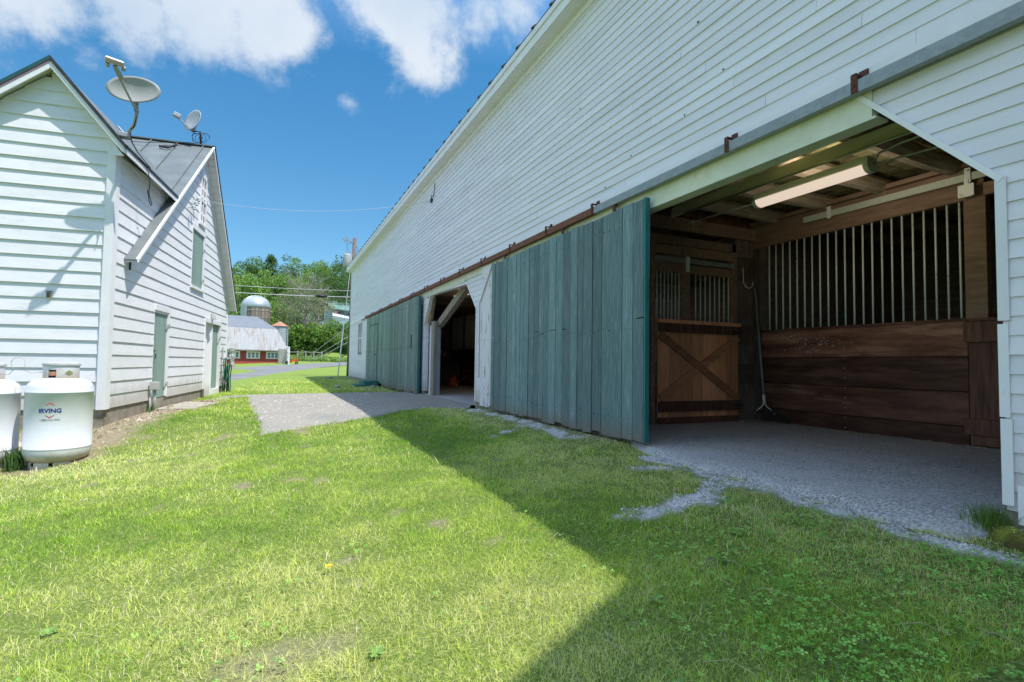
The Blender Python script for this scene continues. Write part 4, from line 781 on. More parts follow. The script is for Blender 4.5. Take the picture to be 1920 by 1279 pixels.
# ------------------------------------------------------------------ gas tanks
def text_mesh(txt,size,cx,z,rad,mat_,name,parent,ang0,center,bold=0,sx=1.0):
    cu=bpy.data.curves.new('lettering','FONT'); cu.body=txt; cu.size=size; cu.align_x='CENTER'; cu.offset=bold; cu.extrude=0
    t=bpy.data.objects.new('lettering',cu); COL.objects.link(t); bpy.context.view_layer.update()
    me=bpy.data.meshes.new_from_object(t.evaluated_get(bpy.context.evaluated_depsgraph_get())); bpy.data.objects.remove(t); bpy.data.curves.remove(cu)
    for v in me.vertices:
        a=ang0+(cx+v.co.x*sx)/rad; v.co=Vector((center[0]+rad*math.cos(a),center[1]+rad*math.sin(a),z+v.co.y))
    me.materials.clear(); me.materials.append(mat_); o=bpy.data.objects.new(name,me); COL.objects.link(o); o.parent=parent; o.matrix_parent_inverse=pw(parent).inverted(); return o
def tank(cx,cy,z0,label,face):
    r=TANK_R; k=empty('propane_tank',(cx,cy,z0),label=label,cat='gas tank',group='white gas tanks by the outbuilding')
    s=TANK_S
    c=(cx,cy,z0)
    m=MB(); m.lathe([(.01,.15),(r*.5,.105),(r*.78,.12),(r*.93,.17),(r*.99,.24),(r,.28),(r,.30),(r*1.006,.303),(r*1.006,.318),(r,.32),(r,.98*s),(r*1.006,.982*s),(r*1.006,.995*s),(r,.998*s),(r*.985,1.05*s),(r*.92,1.10*s),(r*.75,1.145*s),(r*.45,1.17*s),(.01,1.18*s)],c,56)
    b=link_mesh('tank_body',m,TANKWHITE,k,smooth=True)
    m=MB(); n=40
    for i in range(n): # foot ring with gaps
        a0=2*math.pi*i/n; a1=2*math.pi*(i+1)/n; zt=.125 if i%5 else .075
        p=[(cx+q*math.cos(a),cy+q*math.sin(a)) for q,a in ((r*.80,a0),(r*.815,a0),(r*.815,a1),(r*.80,a1))]; m.hexa([(x,y,z0) for x,y in p]+[(x,y,z0+zt) for x,y in p])
    link_mesh('foot_ring',m,TANKWHITE,k)
    m=MB(); rc=.20; 
    for i in range(n):
        a0=2*math.pi*i/n; a1=2*math.pi*(i+1)/n; d=((a0-face+math.pi)%(2*math.pi))-math.pi
        if abs(abs(d)-1.9)<.25: continue
        gap=.03 if i%6 in(0,1,2) else 0
        zb=1.12*s; zt=1.33*s
        if -.85<d<-.3: segs=[(zb,zb+.06),(zt-.06,zt)]
        else: segs=[(zb+gap,zt)]
        for u,v in segs:
            p=[(cx+q*math.cos(a),cy+q*math.sin(a)) for q,a in ((rc-.004,a0),(rc,a0),(rc,a1),(rc-.004,a1))]; m.hexa([(x,y,z0+u) for x,y in p]+[(x,y,z0+v) for x,y in p])
    link_mesh('collar',m,TANKWHITE,k)
    m=MB(); m.lathe([(rc-.012,1.325*s),(rc+.012,1.325*s),(rc+.014,1.34*s),(rc+.008,1.358*s),(rc-.012,1.36*s),(rc-.06,1.372*s),(.01,1.375*s),(.01,1.365*s),(rc-.06,1.36*s)],c,32); link_mesh('collar_cap',m,GREYPLASTIC,k)
    m=MB(); m.tube([(cx,cy,z0+1.17*s),(cx,cy,z0+1.26*s)],.03,10); m.tube([(cx,cy,z0+1.22*s),(cx+.08,cy-.05,z0+1.22*s)],.016,8); m.tube([(cx+.16*math.cos(face-.55),cy+.16*math.sin(face-.55),z0+1.2*s),(cx+.16*math.cos(face-.55),cy+.16*math.sin(face-.55),z0+1.25*s)],.05,12); link_mesh('valve',m,mat('brass_and_red_valve',(.45,.12,.1),(.5,.35,.2),rough=.4,tintamt=0),k)
    m=MB(); a=face+.42; q=rc+.004; pc=Vector((cx+q*math.cos(a),cy+q*math.sin(a),z0+1.235*s)); tg=Vector((-math.sin(a),math.cos(a),0)); m.add([pc-tg*.05,pc+Vector((0,0,-.035)),pc+tg*.05,pc+Vector((0,0,.035))],[(0,1,2,3)]); link_mesh('hazard_diamond',m,mat('green_orange_diamond',(.12,.25,.1),(.3,.25,.1),rough=.4,scale=30,tintamt=0),k)
    # lettering
    A=face-.27
    text_mesh('IRVING',.078,0,z0+.745*s,r+.003,BLUEPAINT,'lettering',b,A,(cx,cy),bold=.0022,sx=1.0)
    text_mesh('1.888.310.1924',.036,0,z0+.645*s,r+.003,GREYPAINT,'phone_number',b,A,(cx,cy),bold=.0004)
    for sg,zz in ((1,.835),(-1,.715)):
        m=MB(); w=.056; h=.028*sg; t=.011
        def cp(x,z): a=A+x/(r+.003); return (cx+(r+.003)*math.cos(a),cy+(r+.003)*math.sin(a),z0+z)
        zc=zz*s
        m.add([cp(-w,zc),cp(-w+.012,zc),cp(0,zc+h-t*sg*.2),cp(0,zc+h+t*sg)],[(0,1,2,3)]); m.add([cp(w,zc),cp(w-.012,zc),cp(0,zc+h-t*sg*.2),cp(0,zc+h+t*sg)],[(3,2,1,0)]); link_mesh('chevron_mark',m,REDPAINT,b)
    return k
TANK_R=.375; TANK_S=1.088
tcx,tcy=-2.74,9.42; tz=G(tcx,tcy)-.03
fc=math.atan2(0-tcy,0-tcx)
tz0=-.66
tank(tcx,tcy,tz0,'white gas tank with blue and red lettering, nearer the building corner',fc)
tank(tcx-.86*math.cos(R(6.6)),tcy+.86*math.sin(R(6.6)),tz0-.02,'white gas tank cut off by the left edge of the picture',fc+.1)
m=MB(); z=tz0+1.24*TANK_S
lc=[(tcx-.43+.075*math.sin(t),tcy-.14,z+.12-.085*math.cos(t)) for t in np.linspace(.5,5.8,16)]; m.tube([(tcx-.20,tcy-.02,z),(tcx-.30,tcy-.1,z-.01)]+lc+[(tcx-.53,tcy-.1,z-.03),(tcx-.68,tcy-.02,z-.03)],.004,6)
tag(link_mesh('gas_line',m,GREYPLASTIC,None,smooth=True),'thin looped gas line running between the two white tanks','gas line')
m=MB()
for i in range(2): pass
bx=tcx-.43; by=tcy-.32
m.hexa([(tcx-1.9,tcy-.3,-.78),(tcx-.6,tcy-.42,-.78),(tcx-.6,tcy+.2,-.78),(tcx-1.9,tcy+.3,-.78),(tcx-1.9,tcy-.3,tz0-.02),(tcx-.6,tcy-.42,tz0-.02),(tcx-.6,tcy+.2,tz0-.02),(tcx-1.9,tcy+.3,tz0-.02)])
tag(link_mesh('pad',m,PALECONC,None,bevel=.01),'pale concrete pad under the left gas tank','slab')
# ------------------------------------------------------------------ dishes
def view_basis(p):
    t=(Vector((0,0,.9))-Vector(p)).normalized(); r=Vector((-t.y,t.x,0)).normalized()
    if r.x<0: r=-r
    u=Vector((0,0,1))-t*t.z; u.normalize(); return r,u,t
def dish(c,nv,up,w,h,depth,facemat,backmat,parent):
    nv=Vector(nv).normalized(); a=Vector(up); b=nv.cross(a).normalized(); a=b.cross(nv).normalized() # b: width axis, a: height axis
    vs=[];fs=[];nr,nk=7,40
    for off in (0,-.012):
        for i in range(nr+1):
            q=i/nr
            for k in range(nk):
                t=2*math.pi*k/nk; vs.append(Vector(c)+b*(w/2*q*math.cos(t))+a*(h/2*q*math.sin(t))+nv*(depth*q*q+off))
    m=MB(); n1=(nr+1)*nk
    front=[(i*nk+k,i*nk+(k+1)%nk,(i+1)*nk+(k+1)%nk,(i+1)*nk+k) for i in range(nr) for k in range(nk)]
    back=[tuple(n1+j for j in f[::-1]) for f in front]
    rim=[(nr*nk+k,nr*nk+(k+1)%nk,n1+nr*nk+(k+1)%nk,n1+nr*nk+k) for k in range(nk)]
    m.add(vs,front+back+rim); return link_mesh('dish',m,facemat,parent,smooth=True),a,b,nv
TILT=-.2
C1=HW(.45,-.6,5.28); r_,u_,t_=view_basis(C1)
dk=empty('satellite_dish',HW(.16,-.1,4.7),label='large off white oval satellite dish on the front gable edge',cat='satellite dish')
nv=-r_*.30+u_*.36+t_*.86
dd,a,b,nv=dish(C1,nv,u_+r_*TILT,.76,.43,.05,DISH,DISHGREY,dk)
lnb=C1-r_*.26+u_*.30+t_*.36
foot=C1-a*.22-b*.0+nv*.02-u_*.02
m=MB(); m.bar(foot-u_*.05+r_*.0,lnb-u_*.06,.03,.045,up=t_); m.bar(lnb+(foot-lnb)*.32,lnb-u_*.02,.06,.09,up=t_); link_mesh('feed_arm',m,DISH,dk)
m=MB(); m.bar(lnb-r_*.13+u_*.05,lnb+r_*.12+u_*.03,.10,.09,up=u_); link_mesh('receiver',m,TANKWHITE,dk,bevel=.02)
m=MB()
for q in (-.09,.11): m.tube([lnb+r_*q-u_*.0,lnb+r_*q-u_*.05-t_*.03],.028,10)
link_mesh('feed_horn',m,DISHGREY,dk)
m=MB(); mb_=C1-nv*.06-a*.10
e0=HW(.16,-.10,4.72)
m.tube([e0,e0+Vector((.06,0,.05)),e0+(mb_-e0)*.45+Vector((.07,0,-.1)),mb_+Vector((.02,0,-.22)),mb_],.026,9); link_mesh('mast',m,DISHGREY,dk,smooth=True)
m=MB(); m.box(e0.x-.08,e0.x+.08,e0.y-.06,e0.y+.1,e0.z-.06,e0.z+.02); m.bar(e0+Vector((-.1,0,.12)),e0+Vector((.06,0,-.06)),.03,.03); link_mesh('base_plate',m,DISHGREY,dk,bevel=.01); m=MB(); m.tube([mb_,mb_-Vector((0,0,.1))],.04,8); link_mesh('mount',m,DISHGREY,dk)
m=MB(); m.tube([foot-u_*.06,foot+Vector((.03,0,-.2)),foot+Vector((0,0,-.38)),e0+Vector((.07,0,.1)),e0+Vector((.1,.05,-.1)),HW(.25,.25,4.55),HW(.25,.9,4.50)],.009,6); link_mesh('cable',m,BLACK,dk,smooth=True)
C2=HW(-.25,5.6,7.42); r_,u_,t_=view_basis(C2)
dk=empty('satellite_dish',HW(-.1,5.75,6.85),label='small grey satellite dish turned left on the rear gable peak',cat='satellite dish')
nv=-r_*.66+u_*.38+t_*.5
dd,a,b,nv=dish(C2,nv,u_,.50,.62,.05,DISHGREY,DISHGREY,dk)
m=MB(); low=C2-a*.30-nv*.02; l2=C2-r_*.40+u_*.03+t_*.25; m.bar(low+r_*.05,l2,.03,.035); link_mesh('feed_arm',m,DISH,dk)
m=MB(); m.bar(l2-r_*.08+u_*.04,l2+r_*.09-u_*.02,.13,.12); link_mesh('receiver',m,DISHGREY,dk,bevel=.02)
e1=HW(-.1,5.75,6.85); m=MB(); m.tube([e1,e1+Vector((-.03,0,.35)),low+r_*.05],.025,8); link_mesh('mast',m,BLACK,dk,smooth=True)
m=MB(); q=C2-nv*.05-a*.2; m.bar(q-u_*.1,q+u_*.12+r_*.05,.08,.1); link_mesh('mount',m,DISH,dk,bevel=.01)
m=MB(); rr=random.Random(3)
for i in range(5):
    cc=e1+Vector((rr.uniform(-.15,.15),0,.1+rr.uniform(0,.12))); m.tube([cc+Vector((rr.uniform(.08,.16)*math.cos(t),.03*math.sin(2*t),rr.uniform(.1,.16)*math.sin(t))) for t in np.linspace(0,5.2,10)],.007,5)
m.tube([e1,HW(-.4,5.6,6.80),HW(-.8,5.5,6.70),HW(-1.3,5.3,6.55),HW(-2,5.4,6.55)],.008,5); m.tube([HW(-.6,5.4,6.62),HW(-.75,5.2,6.45),HW(-.95,5.3,6.5)],.03,5)
link_mesh('cable',m,BLACK,dk,smooth=True)
# ------------------------------------------------------------------ overhead wires
def wire(name,p,q,sag,r,m_,label,group=None,cat='wire',n=18):
    p=Vector(p);q=Vector(q); m=MB(); m.tube([p+(q-p)*t-Vector((0,0,sag*4*t*(1-t))) for t in np.linspace(0,1,n)],r,5); o=link_mesh(name,m,m_,None,smooth=True); return tag(o,label,cat,group)
wire('overhead_wire',HW(.14,4.75,5.02),(3.93,14.4,5.50),.3,.005,PALECABLE,'thin sagging wire strung from the outbuilding gable to the barn wall')
m=MB(); m.tube([(3.92,14.4,5.50),(3.90,14.3,5.62),(3.90,14.1,5.52),(3.92,14.05,5.9)],.01,5); m.box(3.90,3.935,14.3,14.45,5.45,5.55); tag(link_mesh('wire_bracket',m,BLACK,None),'small black wire bracket on the barn siding','bracket')
PB=Vector((4.30,34.3,0)); PT=Vector((4.42,34.3,8.75))
pole=empty('utility_pole',(PB.x,PB.y,-.2),label='brown wooden utility pole with a grey transformer at the barn corner',cat='utility pole')
m=MB(); m.tube([PB+Vector((0,0,-.3)),(PB+PT)/2,PT],[.17,.145,.12],12); link_mesh('pole',m,POLEWOOD,pole,smooth=True)
m=MB(); tc=Vector((4.0,34.0,7.3)); m.lathe([(0,-.45),(.2,-.44),(.22,-.38),(.22,.3),(.2,.36),(0,.38)],tc+Vector((-.05,0,-.05)),18); 
tf=link_mesh('transformer',m,GREYPLASTIC,pole,smooth=True); 
for dx in (-.1,.08): m=MB(); m.lathe([(.02,.3),(.04,.36),(.02,.4),(.045,.45),(.02,.5),(.03,.56),(0,.6)],tc+Vector((dx,0,-.02)),8); link_mesh('bushing',m,GALV,tf)
m=MB(); m.bar(PT+Vector((0,-.1,-.35)),PT+Vector((-.75,-.2,-.2)),.04,.05); m.tube([PT+Vector((-.5,-.15,-.3)),PT+Vector((-.5,-.15,.0))],.04,8); m.tube([PT+Vector((-.75,-.15,-.1)),PT+Vector((-.55,-.15,-.5)),PT+Vector((-.4,-.15,-.2))],.015,5); link_mesh('insulator_arm',m,GALV,pole)
m=MB(); m.tube([tc+Vector((0,0,.5)),PT+Vector((-.5,-.15,-.5)),PT+Vector((-.1,-.1,-.3))],.012,5); m.tube([PT+Vector((.02,0,-.3)),PT+Vector((.6,-.6,-2.0))],.012,5); link_mesh('lead_wire',m,BLACK,pole)
for (z,lab) in [(5.35,'upper'),(4.95,'lower')]:
    wire('utility_cable',(4.3,34.2,z),(-9.5,33.0,z-.15),.15,.022 if z<5.2 else .014,PALECABLE,lab+' of two cables crossing before the trees to the pole')
m=MB(); m.tube([(2.15,33.95,4.86),(2.25,33.95,4.86),(2.27,33.95,4.86),(2.72,33.95,4.87),(2.74,33.95,4.87),(2.84,33.95,4.88)],[.05,.05,.1,.1,.05,.05],10); tag(link_mesh('splice_enclosure',m,BLACK,None,smooth=True),'black cable splice cylinder hanging on the lower cable','splice case')
gw=empty('guy_wire',(3.35,31.2,-.15),label='guy wire in a long white guard slanting up to the pole',cat='guy wire')
p0=Vector((3.3,31.3,G(3.3,31.3)-.05)); p1=Vector((4.25,34.1,7.6)); dd=p1-p0
m=MB(); m.tube([p0,p0+dd*.42],.035,8); link_mesh('guard',m,mat('white_pvc_guard',(.7,.7,.66),(.78,.78,.74),rough=.4,tintamt=0),gw,smooth=True)
m=MB(); m.tube([p0,p1],.012,5); link_mesh('wire',m,PALECABLE,gw)
m=MB(); m.tube([(2.6,30.6,G(2.6,30.6)+.02),(2.85,30.7,G(2.8,30.7)+.06),(3.0,30.8,G(3,30.8)+.02)],[.03,.07,.04],8); tag(link_mesh('stone',m,PALECONC,None,smooth=True),'pale flat stone on the grass below the white guy guard','stone')
for i,(x,y,q) in enumerate([(3.2,72.5,(9.5,66,6.4)),(3.7,71.5,(11.5,66,6.3)),(4.2,71.0,(13,66,6.3))]):
    wire('stay_cable',(x,y,G(x,y)),q,.0,.025,PALECABLE,['left','middle','right'][i]+' one of three pale stay cables rising from the field fence','stay cables before the hedge')
# ------------------------------------------------------------------ far farm
FW=Vector((.4115,.9114,0)); RT=Vector((.9114,-.4115,0))
def at(px,t,z=0): k=(px-960)/985; p=FW*t+RT*(k*t); p.z=z; return p
rb=empty('red_barn',at(490,68,.5),label='long red barn with gambrel tin roof across the road',cat='barn')
ang=R(40); LX=-(RT*math.cos(ang)+FW*math.sin(ang)*1.0); BK=(FW*math.cos(R(57))-RT*math.sin(R(57)))  # along the barn to the left, and back
E0=at(541,64,0)+Vector((0,0,0))
def rbp(a,b,z): p=E0+LX*a+BK*b; return Vector((p.x,p.y,z))
W_=3.6; ZB,ZE,ZK,ZR=.1,2.22,4.8,6.5
m=MB(); L_=26
m.hexa([rbp(.5,.45,ZB),rbp(L_,.45,ZB),rbp(L_,13,ZB),rbp(.5,13,ZB),rbp(.5,.45,ZE+.1),rbp(L_,.45,ZE+.1),rbp(L_,13,ZE+.1),rbp(.5,13,ZE+.1)])
g0=[(.5,.3,ZE),(.5,2.6,ZK),(.5,6.8,ZR),(.5,11,ZK),(.5,13.2,ZE)]; m.add([rbp(*q) for q in g0]+[rbp(q[0]+.1,q[1],q[2]) for q in g0],[(0,1,2,3,4),(9,8,7,6,5)]+[(i,(i+1)%5,5+(i+1)%5,5+i) for i in range(5)])
link_mesh('wall',m,REDBARN,rb)
def rslab(m,b0,z0,b1,z1,th=.12):
    q=[rbp(0,b0,z0),rbp(L_+.5,b0,z0),rbp(L_+.5,b1,z1),rbp(0,b1,z1)]; m.hexa([p-Vector((0,0,th)) for p in q]+q)
m=MB(); rslab(m,-.1,ZE-.1,2.5,ZK); rslab(m,11.1,ZK,13.6,ZE-.1); link_mesh('roof',m,TINROOF,rb)
m=MB(); rslab(m,2.501,ZK+.02,6.8,ZR); rslab(m,6.801,ZR,11.1,ZK+.02); link_mesh('roof',m,TINROOF2,rb)
for c,a in enumerate([.85,3.0,5.15,7.3,9.45]):
    for j in range(1): 
        ww=1.45
        def q(s0,s1,z0,z1,d0,d1): m.hexa([rbp(s0,d0,z0),rbp(s1,d0,z0),rbp(s1,d1,z0),rbp(s0,d1,z0),rbp(s0,d0,z1),rbp(s1,d0,z1),rbp(s1,d1,z1),rbp(s0,d1,z1)])
        m=MB(); q(a,a+ww,1.78,1.95,.36,.45); q(a,a+ww,1.08,1.2,.36,.45); pw_=.26; st_=(ww-3*pw_)/4
        for k in range(4): e=a+k*(pw_+st_); q(e,e+st_,1.2,1.78,.36,.45)
        wn=link_mesh('window',m,WHITE_TRIM,rb)
        m=MB(); q(a+.05,a+ww-.05,1.15,1.8,.42,.44); link_mesh('pane',m,GLASSDK,wn)
        m=MB()
        for k in range(3): e=a+st_+k*(pw_+st_); q(e+pw_/2-.015,e+pw_/2+.015,1.2,1.78,.40,.415); q(e,e+pw_,1.47,1.51,.398,.413)
        link_mesh('muntin',m,WHITE_TRIM,wn)
m=MB(); m.hexa([rbp(8,.42,1.1),rbp(20,.42,1.1),rbp(20,.44,1.1),rbp(8,.44,1.1),rbp(8,.42,1.12),rbp(20,.42,1.12),rbp(20,.44,1.12),rbp(8,.44,1.12)])
silo=empty('silo',at(477.5,84,1),label='tall silo with silver dome and weathered stave wall behind the red barn',cat='silo')
sc=at(477.5,84,0); rs=2.12
m=MB(); m.lathe([(rs,0),(rs,9.35)],sc,40)
link_mesh('stave_wall',m,SILOWOOD,silo)
m=MB() # staves standing proud and a metal left panel
for k in range(64):
    a=2*math.pi*k/64; p=sc+Vector((rs*math.cos(a),rs*math.sin(a),0)); tn=Vector((-math.sin(a),math.cos(a),0))*.1; nn=Vector((math.cos(a),math.sin(a),0))*.03
    m.hexa([p-tn,p+tn,p+tn+nn,p-tn+nn]+[v+Vector((0,0,9.3)) for v in (p-tn,p+tn,p+tn+nn,p-tn+nn)],random.random())
link_mesh('stave',m,SILOWOOD,silo)
m=MB(); a0=math.atan2(-sc.y,-sc.x)
for k in range(9):
    a=a0-.62-k*.085; q=rs+.07
    p=[(sc.x+w*math.cos(t),sc.y+w*math.sin(t)) for w,t in ((q,a),(q+.03,a),(q+.03,a-.085),(q,a-.085))]; m.hexa([(x,y,0) for x,y in p]+[(x,y,9.3) for x,y in p],.5)
link_mesh('metal_panel',m,SILOMETAL,silo)
m=MB(); n=40; prof=[(rs*1.04*math.cos(t),9.3+rs*.92*math.sin(t)) for t in np.linspace(0,math.pi/2-.02,9)]; m.lathe([(rs*1.0,9.2)]+prof,sc,n); dm=link_mesh('dome',m,SILOMETAL,silo,smooth=True)
m=MB()
for k in range(30):
    a=2*math.pi*k/30; m.tube([sc+Vector((rs*1.045*math.cos(t)*math.cos(a),rs*1.045*math.cos(t)*math.sin(a),9.3+rs*.925*math.sin(t))) for t in np.linspace(0,1.45,7)],.03,4)
link_mesh('rib',m,SILOMETAL,dm)
m=MB()
for z in np.arange(1,9.2,1.1): m.lathe([(rs+.05,z),(rs+.09,z+.03),(rs+.05,z+.06)],sc,40)
link_mesh('hoop',m,GREYPLASTIC,silo)
s2=empty('silo',at(525,74,1),label='short grey round bin with a rusty cone roof beside the red barn',cat='silo'); c2=at(523.5,74,0); r2=1.12
m=MB(); m.lathe([(r2,0),(r2,5.75)],c2,28)
for z in np.arange(.3,5.7,.32): m.lathe([(r2,z),(r2+.015,z+.1),(r2,z+.2)],c2,28)
link_mesh('bin_wall',m,SILOMETAL if False else mat('blue_grey_bin',(.33,.37,.40),(.40,.44,.47),rough=.5,metal=.2,tintamt=.05),s2)
m=MB(); m.lathe([(r2*1.12,5.7),(.15,6.35),(.12,6.4),(0,6.42)],c2,28); link_mesh('roof',m,RUSTROOF,s2)
m=MB(); p=c2+RT*(r2+.05)-FW*.3; m.tube([(p.x,p.y,0),(p.x,p.y,5.8)],.05,6); link_mesh('pipe',m,GALV,s2)
# stone posts, board fence, farm machine
def stonepost(p,r,h,label):
    m=MB(); rr=random.Random(int(h*100)); prof=[(r*rr.uniform(.8,1.15),z) for z in np.linspace(-.3,h,9)]; prof=[(0.01,-.31)]+prof+[(r*.5,h+.12),(0.01,h+.14)]; m.lathe(prof,p,9); tag(link_mesh('stone_post',m,STONE,None),label,'post')
stonepost(at(435.5,52,.15),.13*1.9,1.9,'rough pale stone post on the grass island left of the road')
m=MB(); p=at(530.5,62,.3); m.box(p.x-.48,p.x+.48,p.y-.3,p.y+.3,.2,2.3); tag(link_mesh('stone_pier',m,STONE,None,bevel=.05),'square grey stone pier at the end of the red barn','pier')
m=MB(); p=at(519,62,.4); m.hexa([(p.x-.5,p.y-.2,.3),(p.x+.4,p.y-.2,.3),(p.x+.4,p.y+.2,.3),(p.x-.5,p.y+.2,.3),(p.x-.1,p.y-.1,.55),(p.x+.4,p.y-.1,.8),(p.x+.4,p.y+.1,.8),(p.x-.1,p.y+.1,.55)]); tag(link_mesh('pale_board',m,PALECONC,None),'small pale slanted board at the foot of the stone pier','board')
def fence(p,q,n,label,h=1.15,rails=3,rw=.12,m1=WHITE_TRIM,th=.05):
    p=Vector(p);q=Vector(q); f=empty('board_fence',p,label=label,cat='fence')
    for i in range(n+1):
        a=p+(q-p)*i/n; g=G(a.x,a.y); m=MB(); m.box(a.x-.08,a.x+.08,a.y-.08,a.y+.08,g-.1,g+h+.1,random.random()); link_mesh('post',m,m1,f)
    for k in range(rails):
        m=MB(); 
        for i in range(n):
            a=p+(q-p)*i/n; b=p+(q-p)*(i+1)/n; ga=G(a.x,a.y); gb=G(b.x,b.y); z=.3+k*(h-.35)/(max(rails-1,1)); m.bar((a.x,a.y-.1,ga+z),(b.x,b.y-.1,gb+z),th,rw)
        link_mesh('rail',m,m1,f)
fence(at(536,66),at(542.5,59.5),2,'short white board gate fence beside the stone pier',h=1.9,rails=4,rw=.16)
fence(at(543,70),at(604,72),4,'grey wooden rail fence before the hedge',h=1.25,rails=2,rw=.09,m1=GREYWOOD if False else mat('pale_grey_rail',(.28,.28,.25),(.38,.37,.34),rough=.9,tintamt=.1))
mc=empty('farm_implement',at(549,60,.3),label='orange farm implement parked on the grass by the white fence',cat='farm machine'); p=at(549,60,0); z=G(p.x,p.y)
m=MB(); m.bar(p+Vector((-.7,0,z+.2)),p+Vector((.8,.2,z+.55)),.14,.14); m.bar(p+Vector((-.3,0,z+.15)),p+Vector((.5,.1,z+.7)),.1,.1); m.bar(p+Vector((-.1,0,z+.45)),p+Vector((.6,0,z+.35)),.22,.18); link_mesh('frame',m,ORANGE,mc)
for s in (-.55,.45): m=MB(); m.lathe([(.06,-.04),(.16,-.04),(.18,0),(.16,.04),(.06,.04)],p+Vector((s,-.2,z+.16)),14,M=Matrix.Rotation(R(90),3,'X')); link_mesh('wheel',m,BLACK,mc)
m=MB(); m.bar(p+Vector((.5,0,z+.7)),p+Vector((1.0,0,z+.95)),.1,.12); link_mesh('tow_bar',m,RUST,mc)
# green roofed house behind the hedge
gh=empty('farmhouse',at(625,98,4),label='pale farmhouse with light green metal roofs among the trees',cat='house')
def gp(px,t,z): p=at(px,t,0); p.z=z; return p
WH=mat('pale_house_wall',(.50,.56,.56),(.6,.66,.66),rough=.7,tintamt=0)
def zy(y,t): return .9+(678-y)/985*t
def q4(m,L4,th=.15):
    v=[gp(px,t,zy(y,t)) for px,y,t in L4]; m.hexa([p-Vector((0,0,th)) for p in v]+v)
m=MB(); v=[gp(px,t,zy(y,t)) for px,y,t in [(606,612,99),(668,612,97),(668,612,106),(606,612,108)]]; h=[gp(px,t,zy(y,t)) for px,y,t in [(606,576,99),(668,583,97),(668,579,106),(606,572,108)]]; m.hexa(v+h)
v=[gp(px,t,zy(y,t)) for px,y,t in [(622,612,95),(668,612,94),(668,612,99),(622,612,99)]]; h=[gp(px,t,zy(y,t)) for px,y,t in [(622,592,95),(668,600,94),(668,588,99),(622,582,99)]]; m.hexa(v+h)
link_mesh('wall',m,WH,gh)
m=MB(); q4(m,[(620,578,97),(672,585,95),(670,571,102),(601,560,104)]); link_mesh('roof',m,GREENROOF,gh)
e=[gp(640,93,zy(610,93)),gp(672,92,zy(612,92)),gp(670,97,zy(588,97)),gp(621,97.5,zy(592,97.5))]
m=MB(); m.hexa([p-Vector((0,0,.12)) for p in e]+e); link_mesh('roof',m,GREENROOF,gh)
for i in range(9):
    t=i/8; p=e[0]+(e[1]-e[0])*t; q=e[3]+(e[2]-e[3])*t; m=MB(); m.bar(p+Vector((0,0,.05)),q+Vector((0,0,.05)),.05,.06); link_mesh('roof_seam',m,GREENROOF,gh)
m=MB(); s=gp(628,96.6,zy(586,96.6)); n=5
pts=[]
for k in range(10): rr_=.5 if k%2==0 else .2; t=math.pi/2+k*math.pi/5; pts.append(s+RT*(rr_*math.cos(t))+Vector((0,0,rr_*math.sin(t))))
m.add(pts+[v-FW*.08 for v in pts],[tuple(range(10)),tuple(range(19,9,-1))]+[(i,(i+1)%10,10+(i+1)%10,10+i) for i in range(10)]); link_mesh('star_ornament',m,mat('faded_red_star',(.45,.2,.2),rough=.6,tintamt=0),gh)
sheet('road',[(-9,20),(-2.0,28.6),(.26,40.3),(4.1,54.4),(7.75,62.2),(16,74),(24,84),(20,90),(9.3,75),(3,65.5),(-2.4,57.5),(-10,55),(-10,53),(-3,53),(-1.5,47),(-1.6,44.4),(-3.0,39),(-12,30)],ROAD,h=.3,zf=lambda x,y:gz(x,y)+.03)
# ------------------------------------------------------------------ foliage
def leaf_mat(name,stops,trans=.35,rough=.6):
    m=bpy.data.materials.new(name); m.use_nodes=True; nt=m.node_tree;N=nt.nodes;L=nt.links; N.clear(); o=N.new('ShaderNodeOutputMaterial')
    a=N.new('ShaderNodeAttribute'); a.attribute_name='tint'; c=N.new('ShaderNodeValToRGB'); e=c.color_ramp.elements
    while len(e)<len(stops): e.new(.5)
    for i,(q,cc) in enumerate(stops): e[i].position=q; e[i].color=(*cc,1)
    L.new(a.outputs['Fac'],c.inputs['Fac'])
    d=N.new('ShaderNodeBsdfPrincipled'); d.inputs['Roughness'].default_value=rough; d.inputs['Specular IOR Level'].default_value=.25; L.new(c.outputs[0],d.inputs['Base Color'])
    t=N.new('ShaderNodeBsdfTranslucent'); L.new(c.outputs[0],t.inputs['Color']); mx=N.new('ShaderNodeMixShader'); mx.inputs[0].default_value=trans; L.new(d.outputs[0],mx.inputs[1]); L.new(t.outputs[0],mx.inputs[2]); L.new(mx.outputs[0],o.inputs['Surface']); return m
def leaves(name,P,size,tint,m,parent=None,aspect=1.0,droop=0):
    n=len(P); a=RNG.normal(size=(n,3)); a/=np.linalg.norm(a,axis=1)[:,None]; b=np.cross(a,RNG.normal(size=(n,3))); b/=np.linalg.norm(b,axis=1)[:,None]
    s=(size*RNG.uniform(.6,1.3,n))[:,None]/2; a=a*s; b=b*s*aspect
    V=np.stack([P-a,P+b*.6-a*.1,P+a,P-b*.6-a*.1],1).reshape(-1,3)
    return np_mesh(name,V,np.arange(4*n),np.full(n,4),m,tint=np.repeat(tint,4),parent=parent)
